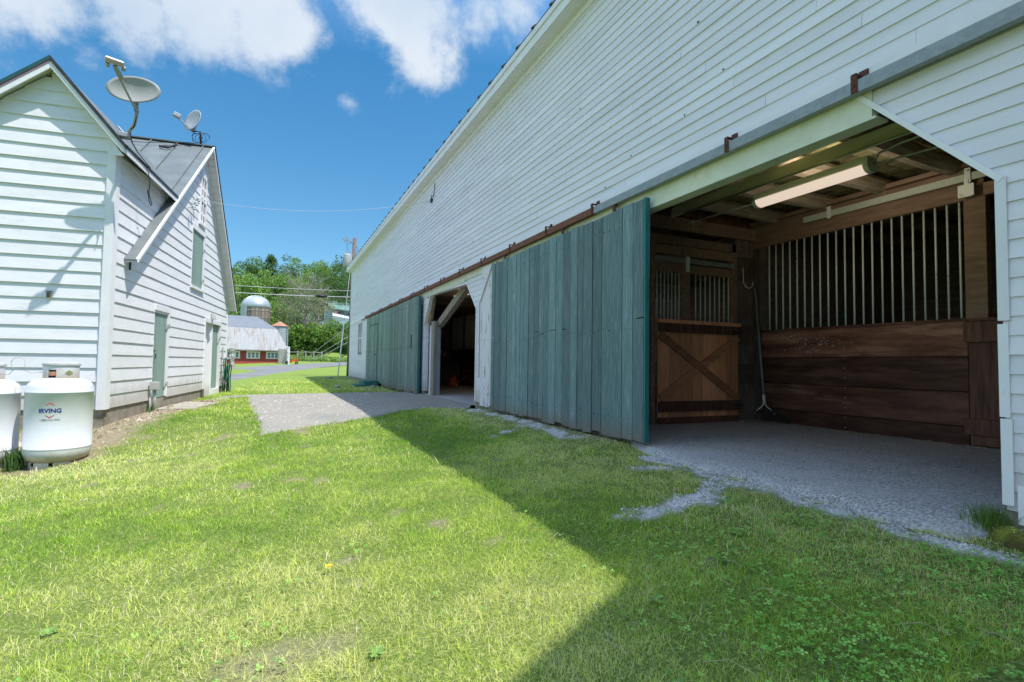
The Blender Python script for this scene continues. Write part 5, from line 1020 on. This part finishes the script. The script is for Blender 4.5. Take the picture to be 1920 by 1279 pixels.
def crown_points(c,rx,ry,rz,nl,npl,lr,rr,cone=False,top=False):
    L=[];T=[]
    for i in range(nl):
        if cone:
            h=rr.random()**.8; q=(1-h)*.95+.05; th=rr.uniform(0,6.283); rad=q*rr.uniform(.5,1); p=np.array([rx*rad*math.cos(th),ry*rad*math.sin(th),(h*2-1)*rz]); l=lr*(.5+.6*(1-h))
        else:
            v=np.array([rr.gauss(0,1) for _ in range(3)]); v/=np.linalg.norm(v); q=rr.uniform(.45,1)**.6; p=v*q*np.array([rx,ry,rz]); l=lr*rr.uniform(.7,1.3)
            if p[2]<-rz*.75: p[2]*=.8
        d=RNG.normal(size=(npl,3)); d/=np.linalg.norm(d,axis=1)[:,None]; r=RNG.uniform(.55,1.08,npl)[:,None]
        L.append(p+d*r*l*np.array([1,1,.75])); T.append(np.full(npl,rr.uniform(-.16,.16))+RNG.uniform(-.2,.2,npl))
    return np.concatenate(L)+np.array(c),np.concatenate(T)
LG=leaf_mat('leaf_mid_green',[(0,(.06,.13,.02)),(.5,(.17,.29,.05)),(1,(.30,.44,.11))])
LL=leaf_mat('leaf_light_green',[(0,(.09,.18,.03)),(.5,(.20,.34,.07)),(1,(.34,.48,.14))])
LD=leaf_mat('leaf_dark_green',[(0,(.04,.09,.025)),(.5,(.10,.19,.05)),(1,(.20,.31,.10))])
LY=leaf_mat('leaf_grey_green',[(0,(.17,.18,.10)),(.5,(.27,.29,.16)),(1,(.40,.42,.25))])
def tree(px,t,ytop,rx,kind,label,zc0=None,dens=1.0,nm='tree',h_=None):
    rr=random.Random(int(px*7+t)); p=at(px,t,0); g=G(p.x,p.y); top=.9+(678-ytop)/985*t; H=top-g
    cb=g+H*(zc0 if zc0 is not None else .22); rz=(top-cb)/2; cz=(top+cb)/2
    e=empty(nm,(p.x,p.y,g),label=label,cat='tree',group='trees on the slope beyond the road')
    m=MB(); tips=[]
    m.tube([(p.x,p.y,g-.5),(p.x+rr.uniform(-.2,.2),p.y,g+H*.45),(p.x+rr.uniform(-.5,.5),p.y,top-rz*.35)],[.28,.18,.05],7)
    for i in range(40 if kind=='bare' else 7):
        a=rr.uniform(0,6.28); h0=rr.uniform(.25,.75); q=Vector((p.x,p.y,g+H*h0)); r=rx*rr.uniform(.5,.95); tip=q+Vector((r*math.cos(a),r*math.sin(a),r*rr.uniform(.5,1.3)))
        if tip.z>top: tip.z=top-.3
        mid=(q+tip)/2+Vector((rr.uniform(-.3,.3),0,rr.uniform(-.2,.4))); m.tube([q,mid,tip],[.07,.045,.015],5)
        if kind=='bare':
            for j in range(9):
                w=mid.lerp(tip,rr.random()); v_=Vector((rr.uniform(-1,1),rr.uniform(-1,1),rr.uniform(.0,1.0))); m.tube([w,w+v_*.6,w+v_+Vector((0,0,.25))],[.03,.02,.008],4)
    link_mesh('trunk',m,mat('grey_bare_branch',(.22,.20,.17),(.34,.32,.28),rough=.95,tintamt=0) if kind=='bare' else BARK,e)
    M={'mid':LG,'light':LL,'dark':LD,'conifer':LD,'bare':LY}[kind]
    if kind=='conifer': P_,T_=crown_points((p.x,p.y,cz),rx,rx,rz,int(110*dens),80,1.4,rr,cone=True)
    elif kind=='bare': P_,T_=crown_points((p.x,p.y,cz-1),rx*.95,rx*.95,rz*.9,int(120*dens),80,1.0,rr)
    else: P_,T_=crown_points((p.x,p.y,cz),rx,rx,rz,int(52*dens),95,rx*.30,rr)
    k=P_[:,2]>g+.2; P_=P_[k];T_=T_[k]
    leaves('crown',P_,.20 if kind=='bare' else (.30 if kind=='conifer' else .36),np.clip(.5+T_,0,1),M,parent=e)
for a in [(442,104,489,3.2,'mid','mid green tree showing just right of the outbuilding roof edge'),(463,110,486,3.8,'dark','dark rounded tree, second from the outbuilding roof edge'),(480,114,488,3.8,'mid','leafy tree left of the tallest conifer'),
 (503,112,480,5.4,'conifer','tallest dark conifer above the silo dome'),(531,116,484,5.0,'dark','dark round topped tree right of the tallest conifer'),(560,112,482,4.6,'mid','mid green tree left of the sky notch'),
 (590,110,488,4.2,'light','yellow green tree behind the greyish sparse tree'),(613,114,484,4.2,'mid','mid green tree with pointed top in the skyline, left of the dark pair'),(634,106,483,4.6,'dark','tall dark rounded tree left of the utility pole'),(655,110,480,4.6,'dark','dark tree partly hidden by the utility pole'),
 (450,92,512,4.2,'light','light green round tree at the eave of the outbuilding'),(478,96,508,4.6,'light','bushy light green tree directly behind the silo dome'),(512,97,513,4.4,'light','light green tree right of the silo dome'),(540,100,520,4.0,'mid','green tree just left of the sparse grey tree'),
 (610,113,506,3.8,'light','bright yellow green tree right of the sparse grey tree'),(645,103,520,4.0,'dark','dark green tree above the farmhouse roof'),(521,90,570,3.4,'light','low light green tree above the small rusty roofed bin'),(500,92,575,3.0,'light','low pale tree to the right of the silo'),(552,90,585,3.2,'mid','low green tree between the bin and the sparse tree')]: tree(*a)
tree(574,84,498,4.6,'bare','greyish half bare tree with thin branches in front of the woods',zc0=.12)
tree(590,82,598,2.2,'bare','small greyish bush left of the farmhouse lower roof',zc0=.05,dens=.5)
# hedge row in front of the farmhouse
rr=random.Random(8); Lp=[];Tp=[]
for i in range(120):
    px=rr.uniform(533,720); t=79+rr.uniform(-1.3,1.6); h=rr.uniform(.15,1)**.8; ytop=603+12*math.sin((px-533)/30)*.4+max(0,(560-px))*.7; p=at(px,t,0); g=G(p.x,p.y); top=.9+(678-ytop)/985*t
    c=(p.x,p.y,g+(top-g-.7)*h+.2); a,b=crown_points(c,.5,.5,.45,3,55,.75,rr); Lp.append(a);Tp.append(b)
P_=np.concatenate(Lp); T_=np.concatenate(Tp); tag(leaves('hedge',P_,.34,np.clip(.5+T_,0,1),LG),'thick tall green hedge row between the field fence and the farmhouse','hedge')
rr=random.Random(18); Lp=[];Tp=[]
for i in range(60):
    px=rr.uniform(486,545); t=84+rr.uniform(-1.5,1.6); h=rr.random(); ytop=612; p=at(px,t,0); g=G(p.x,p.y); top=.9+(678-ytop)/985*t
    a,b=crown_points((p.x,p.y,g+(top-g-.7)*h+.2),.5,.5,.45,3,55,.75,rr); Lp.append(a);Tp.append(b)
tag(leaves('shrub',np.concatenate(Lp),.34,np.clip(.5+np.concatenate(Tp),0,1),LL),'light green shrub mass behind the small bin and red barn end','shrub')
# woods behind
Lp=[];Tp=[];rr=random.Random(5)
for i in range(520):
    px=rr.uniform(300,960); t=124+rr.uniform(-5,12); p=at(px,t,0); g=G(p.x,p.y); top=.9+(678-(497+8*math.sin(px/11)+6*math.sin(px/4.3)))/985*t; h=rr.random()**.8
    a,b=crown_points((p.x,p.y,g+1+(top-g-3)*h),1,1,1,2,50,2.2,rr); Lp.append(a);Tp.append(b)
tag(leaves('woodland',np.concatenate(Lp),.55,np.clip(.42+np.concatenate(Tp),0,1),LD),'dark mass of woods on the hill beyond the trees','woodland',kind='stuff')
for i in range(40):
    pass
# rough grass fringe below the hedge
n=9000; px=RNG.uniform(545,700,n); t=RNG.uniform(70,77,n); k=(px-960)/985; X=t*.4115+.9114*k*t; Y=t*.9114-.4115*k*t
tag(leaves('tall_grass',np.stack([X,Y,gz(X,Y)+RNG.uniform(0,.45,n)],-1),.3,RNG.uniform(.3,1,n),LL),'rough taller grass along the field fence','tall grass',kind='stuff')
# ------------------------------------------------------------------ lawn blades
GRASS=leaf_mat('grass_blade',[(0,(.12,.29,.025)),(.3,(.36,.55,.05)),(.55,(.64,.76,.12)),(.75,(.76,.78,.25)),(.9,(.76,.68,.40)),(1,(.80,.72,.54))],trans=.3,rough=.55)
def lawn():
    bands=[(0,3.2,24000,.0019,.023),(3.2,5.2,14000,.0027,.024),(5.2,8.5,6500,.004,.026),(8.5,13,2400,.0075,.032),(13,20,800,.013,.04),(20,30,260,.022,.05)]
    VV=[];TT=[];FF=[];SZ=[];base=0
    for d0,d1,dens,w,h in bands:
        x0,x1,y0,y1=-.38*d1-1.3,4.05,.6 if d0==0 else .6,d1
        n=int((x1-x0)*(y1-y0)*dens); X=RNG.uniform(x0,x1,n); Y=RNG.uniform(y0,y1,n); D=np.hypot(X,Y)
        k=(D>=d0)&(D<d1)&(X>-.38*Y-1.0)&(Y>.36*X-.3)&(Y>1.0)
        lx=(X-HX)*math.cos(R(6.6))-(Y-HY)*math.sin(R(6.6)); ly=(X-HX)*math.sin(R(6.6))+(Y-HY)*math.cos(R(6.6)); k&=~((lx<.03)&(ly>-.02))
        X=X[k];Y=Y[k];D=D[k]
        bare=np.maximum(baredirt(X,Y),gravel(X,Y)*1.1); n1=fbm(X*4+2,Y*4,3)
        hd=hard2(X,Y)|(X>3.93)
        pr=(1-np.clip(bare*1.15,0,.985))*np.clip(.35+1.5*(n1-.2),.45,1); k=(RNG.random(len(X))<pr)&~hd
        X=X[k];Y=Y[k];D=D[k];bare=bare[k];n1=n1[k]; n=len(X)
        dr=dryness(X,Y); cl=fbm(X*7+11,Y*7+5,2)
        H=h*RNG.lognormal(0,.38,n)*(.35+1.3*cl)*(1-.35*bare)*np.where((X>3.3)&(X<3.9),.8,1); Wd=w*RNG.uniform(.6,1.3,n)
        a=RNG.uniform(0,2*np.pi,n); wx=np.cos(a)*Wd/2; wy=np.sin(a)*Wd/2
        b=RNG.uniform(0,2*np.pi,n); ln=np.abs(RNG.normal(.75,.55,n)); flat=RNG.random(n)<(.28+.2*dr); ln=np.where(flat,RNG.uniform(1.2,2.2,n),ln); up=np.where(flat,.25,1.0)
        dx=np.cos(b)*ln*H; dy=np.sin(b)*ln*H; Z=gz(X,Y)-.004
        tint=np.clip(.20+.38*dr+RNG.normal(0,.17,n)+.5*(n1-.5)+.5*(fbm(X*.7+8,Y*.7,2)-.5),0,.74); tk=np.clip(1.3-np.hypot(X+2.9,Y-8.6)/1.3,0,1); dead=RNG.random(n)<(.05+.34*dr+.4*bare+.45*tk+.28*sstep(2.5,3.3,X)*sstep(1.3,2.2,Y)*(fbm(X*3,Y*3+40,2)>.45)); tint=np.where(dead,RNG.uniform(.72,1,n),tint)
        if d0<13:
            V=np.stack([np.stack([X-wx,Y-wy,Z],-1),np.stack([X+wx,Y+wy,Z],-1),np.stack([X+wx*.8+dx*.35,Y+wy*.8+dy*.35,Z+H*.6*up],-1),np.stack([X-wx*.8+dx*.35,Y-wy*.8+dy*.35,Z+H*.6*up],-1),np.stack([X+dx,Y+dy,Z+H*up],-1)],1).reshape(-1,3)
            i=np.arange(n)[:,None]*5+base; F=np.concatenate([i+np.array([[0,1,2,3]]),i+np.array([[3,2,4]])],1); sz=np.tile([4,3],n); FF.append(F.ravel()); SZ.append(sz); TT.append(np.repeat(tint,5)); base+=5*n
        else:
            V=np.stack([np.stack([X-wx,Y-wy,Z],-1),np.stack([X+wx,Y+wy,Z],-1),np.stack([X+dx,Y+dy,Z+H*up],-1)],1).reshape(-1,3)
            FF.append((np.arange(3*n)+base)); SZ.append(np.full(n,3)); TT.append(np.repeat(tint,3)); base+=3*n
        VV.append(V)
    o=np_mesh('grass',np.concatenate(VV),np.concatenate(FF),np.concatenate(SZ),GRASS,tint=np.concatenate(TT)); tag(o,'mown lawn grass, bright in the sun and dark in the barn shade','grass',kind='stuff')
lawn()
def gravel_stones():
    n=60000; X=RNG.uniform(2.2,3.95,n); Y=RNG.uniform(.8,10,n); g=gravel(X,Y); k=(RNG.random(n)<np.clip(g*1.1,0,1))&(RNG.random(n)<np.clip(1.3-Y/9,.25,1)); X=X[k];Y=Y[k]; n=len(X); s=RNG.uniform(.003,.009,n)*(1+Y/8); Z=np.where(hard(X,Y),az(X,Y),gz(X,Y)+.012)
    o=np.array([(1,0,0),(-.5,.87,0),(-.5,-.87,0),(0,0,.7),(.2,.1,-.3)]); a=RNG.uniform(0,6.28,n); c,s_=np.cos(a),np.sin(a)
    V=np.stack([np.stack([X+s*(q[0]*c-q[1]*s_)*RNG.uniform(.7,1.3,n),Y+s*(q[0]*s_+q[1]*c)*RNG.uniform(.7,1.3,n),Z+s*q[2]],-1) for q in o],1).reshape(-1,3)
    f=np.array([[0,1,3],[1,2,3],[2,0,3]]); F=(np.arange(n)[:,None,None]*5+f[None]).reshape(-1); t=np.repeat(RNG.random(n),5)
    m=leaf_mat('crushed_stone',[(0,(.24,.235,.225)),(.5,(.50,.49,.47)),(1,(.80,.78,.76))],trans=0,rough=.9)
    tag(np_mesh('gravel',V,F,np.full(3*n,3),m,tint=t),'loose pale crushed stone along the apron edge','gravel',kind='stuff')
gravel_stones()
def pebbles():
    n=5200; X=RNG.uniform(-.7,3.9,n); Y=RNG.uniform(9.3,17.8,n); k=hard(X,Y); X=X[k];Y=Y[k]; X2=RNG.uniform(3.65,7.4,1400); Y2=RNG.uniform(1.2,6.3,1400); X=np.concatenate([X,X2]);Y=np.concatenate([Y,Y2]); n=len(X); s=RNG.lognormal(-5.1,.5,n)*np.where(X>3.6,.55,1.5)
    Z=az(X,Y); o=np.array([(1,0,0),(-.5,.87,0),(-.5,-.87,0),(0,0,.6),(.2,.1,-.3)]); V=np.stack([np.stack([X+s*q[0]*RNG.uniform(.7,1.3,n),Y+s*q[1],Z+s*q[2]],-1) for q in o],1).reshape(-1,3)
    f=np.array([[0,1,3],[1,2,3],[2,0,3]]); F=(np.arange(n)[:,None,None]*5+f[None]).reshape(-1)
    tag(np_mesh('pebbles',V,F,np.full(3*n,3),bpy.data.materials['crushed_stone'],tint=np.repeat(RNG.random(n)*.5,5)),'sparse loose pebbles on the driveway and barn floor','pebbles',kind='stuff')
pebbles()
def clods():
    n=5200; t=RNG.random(n); X=-3.1+RNG.normal(0,.32,n)+1.25*t; Y=9.7+5.6*t+RNG.normal(0,.3,n); k=(RNG.random(n)<baredirt(X,Y)*1.2); lx=(X-HX)*math.cos(R(6.6))-(Y-HY)*math.sin(R(6.6)); ly=(X-HX)*math.sin(R(6.6))+(Y-HY)*math.cos(R(6.6)); k&=~((lx<.05)&(ly>-.05)); X=X[k];Y=Y[k]; n=len(X)
    s=RNG.lognormal(-4.3,.6,n); Z=gz(X,Y)-.002; o=np.array([(1,0,0),(-.5,.87,0),(-.5,-.87,0),(0,0,.8),(.2,.1,-.3)]); V=np.stack([np.stack([X+s*q[0]*RNG.uniform(.6,1.4,n),Y+s*q[1]*RNG.uniform(.6,1.4,n),Z+s*q[2]],-1) for q in o],1).reshape(-1,3)
    f=np.array([[0,1,3],[1,2,3],[2,0,3]]); F=(np.arange(n)[:,None,None]*5+f[None]).reshape(-1)
    m=leaf_mat('dirt_clod',[(0,(.10,.075,.05)),(.6,(.24,.19,.13)),(1,(.42,.37,.29))],trans=0,rough=.95)
    tag(np_mesh('dirt_clods',V,F,np.full(3*n,3),m,tint=np.repeat(RNG.random(n),5)),'crumbly brown soil along the foundation of the white outbuilding','soil',kind='stuff')
clods()
# clover and broad leaves
CLOV=leaf_mat('clover_leaf',[(0,(.11,.32,.04)),(.5,(.22,.50,.08)),(1,(.38,.64,.15))],trans=.25,rough=.5)
def clover():
    n=60000; X=RNG.uniform(-2.5,3.7,n); Y=RNG.uniform(.9,6.5,n)
    m=1.25*sstep(.45,.62,fbm(X*1.6+9,Y*1.6+2,4))*sstep(1.4,2.1,X)*sstep(3.4,2.2,Y)+.10*sstep(.60,.70,fbm(X*2.1+29,Y*2.1+52,4))+.5*sstep(1.5,2.0,X)*sstep(2.9,2.2,Y)+.35*sstep(1.2,1.9,X)*sstep(2.1,1.4,Y)
    k=(RNG.random(n)<m*.55)&~hard(X,Y)&(gravel(X,Y)<.3)&(X<3.5); X=X[k];Y=Y[k]; n=len(X); Z=gz(X,Y)+RNG.uniform(.018,.05,n); s=RNG.uniform(.007,.015,n); a=RNG.uniform(0,6.28,n); tl=RNG.uniform(-.35,.35,(2,n))
    V=[];t=RNG.uniform(0,1,n)
    for j in range(3):
        b=a+j*2.094
        for (r,w,zz) in [(0.05,0,0),(.75,.5,.1),(1.15,.28,.12),(1.15,-.28,.12),(.75,-.5,.1)]:
            x=s*(r*np.cos(b)-w*np.sin(b)); y=s*(r*np.sin(b)+w*np.cos(b)); V.append(np.stack([X+x,Y+y,Z+s*zz+x*tl[0]+y*tl[1]],-1))
    V=np.stack(V,1).reshape(-1,3); F=(np.arange(n)[:,None,None]*15+np.arange(15).reshape(3,5)[None]).ravel()
    tag(np_mesh('clover',V,F,np.full(3*n,5),CLOV,tint=np.repeat(t,15)),'patches of clover among the shaded grass in the near right corner','clover',kind='stuff')
clover()
def rosette(x,y,n,ln,label,cat='weed'):
    ln*=.62; n+=4
    rr=random.Random(int(x*1000+y*77)); m=MB(); z=G(x,y)+.012
    for i in range(n):
        a=6.28*i/n+rr.uniform(-.3,.3); l=ln*rr.uniform(.7,1.2); w=l*.26; d=Vector((math.cos(a),math.sin(a),0)); s=Vector((-d.y,d.x,0)); u=Vector((0,0,1)); h=rr.uniform(.15,.45)
        P_=[Vector((x,y,z))+d*l*q+s*w*e+u*l*h*math.sin(q*2.2) for q,e in [(0,0),(.35,-.6),(.7,-1),(1,0),(.7,1),(.35,.6)]]; mid=[Vector((x,y,z))+d*l*q+u*(l*h*math.sin(q*2.2)-w*.15) for q in (.35,.7)]
        m.add(P_+mid,[(0,1,6,5),(1,2,7,6),(6,7,4,5),(2,3,7),(7,3,4)],rr.random())
    tag(link_mesh('broadleaf_weed',m,WEED,None),label,cat,'broad leaved weeds in the lawn')
WEED=leaf_mat('broad_weed_leaf',[(0,(.14,.28,.06)),(1,(.26,.42,.11))],trans=.25)
for x,y,n,l,lb in [(1.62,1.95,7,.07,'leafy weed at the tip of the sunlit grass wedge'),(1.28,1.42,6,.06,'pale weed at the bottom edge, right of the sunlit wedge'),(2.55,2.35,8,.07,'weed clump in the shaded grass below the gravel patch'),(2.9,2.0,8,.06,'weed between the gravel strip and clover, nearest the doorway post'),(2.2,2.1,9,.07,'broad weed in mid shade left of the clover'),(.4,2.15,7,.06,'weed at the bottom left beside the bare soil'),(-.9,3.1,7,.06,'weed in the sunny lawn at the far left')]: rosette(x,y,n,l,lb)
m=MB(); x,y=.31,3.10; z=G(x,y); 
for i in range(22):
    a=6.28*i/22; m.add([(x,y,z+.045),(x+.018*math.cos(a-.12),y+.018*math.sin(a-.12),z+.05),(x+.021*math.cos(a),y+.021*math.sin(a),z+.05),(x+.018*math.cos(a+.12),y+.018*math.sin(a+.12),z+.05)],[(0,1,2,3)])
m.lathe([(.001,.054),(.01,.053),(.012,.045),(.001,.04)],(x,y,z),10); tag(link_mesh('dandelion',m,mat('dandelion_yellow',(.8,.42,.01),(.85,.5,.02),rough=.6,tintamt=0),None),'single yellow dandelion flower in the sunny lawn','flower')
# weeds between tanks, moss and tuft by the doorway post, straw
def tuft(name,x,y,z,n,h,sp,label,cat,m_,w=.004):
    rr=np.random.default_rng(int(abs(x*1000))); X=x+rr.normal(0,sp,n);Y=y+rr.normal(0,sp,n);H=h*rr.uniform(.4,1.1,n); b=rr.uniform(0,6.28,n); ln=rr.uniform(.1,.7,n); a=rr.uniform(0,6.28,n); wx=np.cos(a)*w/2;wy=np.sin(a)*w/2; Z=np.full(n,z)
    V=np.stack([np.stack([X-wx,Y-wy,Z],-1),np.stack([X+wx,Y+wy,Z],-1),np.stack([X+wx*.8+np.cos(b)*ln*H*.3,Y+wy*.8+np.sin(b)*ln*H*.3,Z+H*.6],-1),np.stack([X-wx*.8+np.cos(b)*ln*H*.3,Y-wy*.8+np.sin(b)*ln*H*.3,Z+H*.6],-1),np.stack([X+np.cos(b)*ln*H,Y+np.sin(b)*ln*H,Z+H],-1)],1).reshape(-1,3)
    i=np.arange(n)[:,None]*5; F=np.concatenate([i+np.array([[0,1,2,3]]),i+np.array([[3,2,4]])],1).ravel()
    o=np_mesh(name,V,F,np.tile([4,3],n),m_,tint=np.repeat(rr.uniform(.1,.6,n),5)); return tag(o,label,cat)
tuft('grass_tuft',3.90,1.70,-.03,420,.15,.05,'dark green grass tuft growing against the doorway corner','grass tuft',LG)
m=MB(); rr=random.Random(2)
for (x,y,r) in [(3.86,1.60,.09),(3.80,1.50,.10),(3.9,1.47,.12),(3.86,1.35,.12),(3.92,1.25,.13)]:
    m.lathe([(r*1.1,-.1),(r,.02),(r*.8,.055),(r*.4,.08),(.001,.085)],(x,y,-.07),14)
mo=link_mesh('moss_mound',m,mat('moss_and_soil',(.07,.055,.03),(.16,.14,.02),rough=1,scale=9,tintamt=0,bump=1.0,bscale=60,bdist=.03,c3=(.22,.25,.03),c3lo=.5,c3hi=.6,c3scale=5),None,smooth=True); tag(mo,'mossy soil mound at the foot of the near doorway corner','moss')
n=900; X=RNG.normal(3.86,.06,n);Y=RNG.normal(1.42,.13,n); tag(leaves('dry_litter',np.stack([X,Y,-.02+RNG.uniform(-.03,.04,n)],-1),.03,RNG.uniform(.75,1,n),GRASS,aspect=.15),'dry brown grass litter on the mossy mound','litter',kind='stuff')
tuft('tank_weed',-3.15,9.3,-.66,110,.36,.05,'green weed growing up between the two gas tanks','weed',LD,w=.02)
tuft('foundation_weed',-2.33,13.1,-.2,60,.16,.05,'small weed at the foundation under the nearer green door','weed',CLOV,w=.02)
m=MB(); rr=random.Random(12)
for i in range(46):
    x=rr.uniform(1.2,3.5); y=rr.uniform(1.1,3.6); a=rr.uniform(0,6.28); l=rr.uniform(.06,.22); z=G(x,y)+.03
    m.tube([(x,y,z),(x+l*.5*math.cos(a),y+l*.5*math.sin(a),z+rr.uniform(.0,.02)),(x+l*math.cos(a+.2),y+l*math.sin(a+.2),z-.01)],.0011,4)
for i in range(60):
    y=rr.uniform(2.5,6.4); x=7.6-abs(rr.gauss(0,.12))-.01; a=rr.uniform(0,6.28); l=rr.uniform(.03,.14); m.tube([(x,y,.006),(x-abs(l*math.cos(a)),y+l*math.sin(a),.008+rr.uniform(0,.03))],.002,4)
tag(link_mesh('straw',m,mat('dry_straw',(.42,.36,.22),(.55,.48,.32),rough=.8,tintamt=0),None),'scattered dry straw stems on grass and along the stall foot','straw',kind='stuff')
print('script size ok', len(bpy.data.objects))
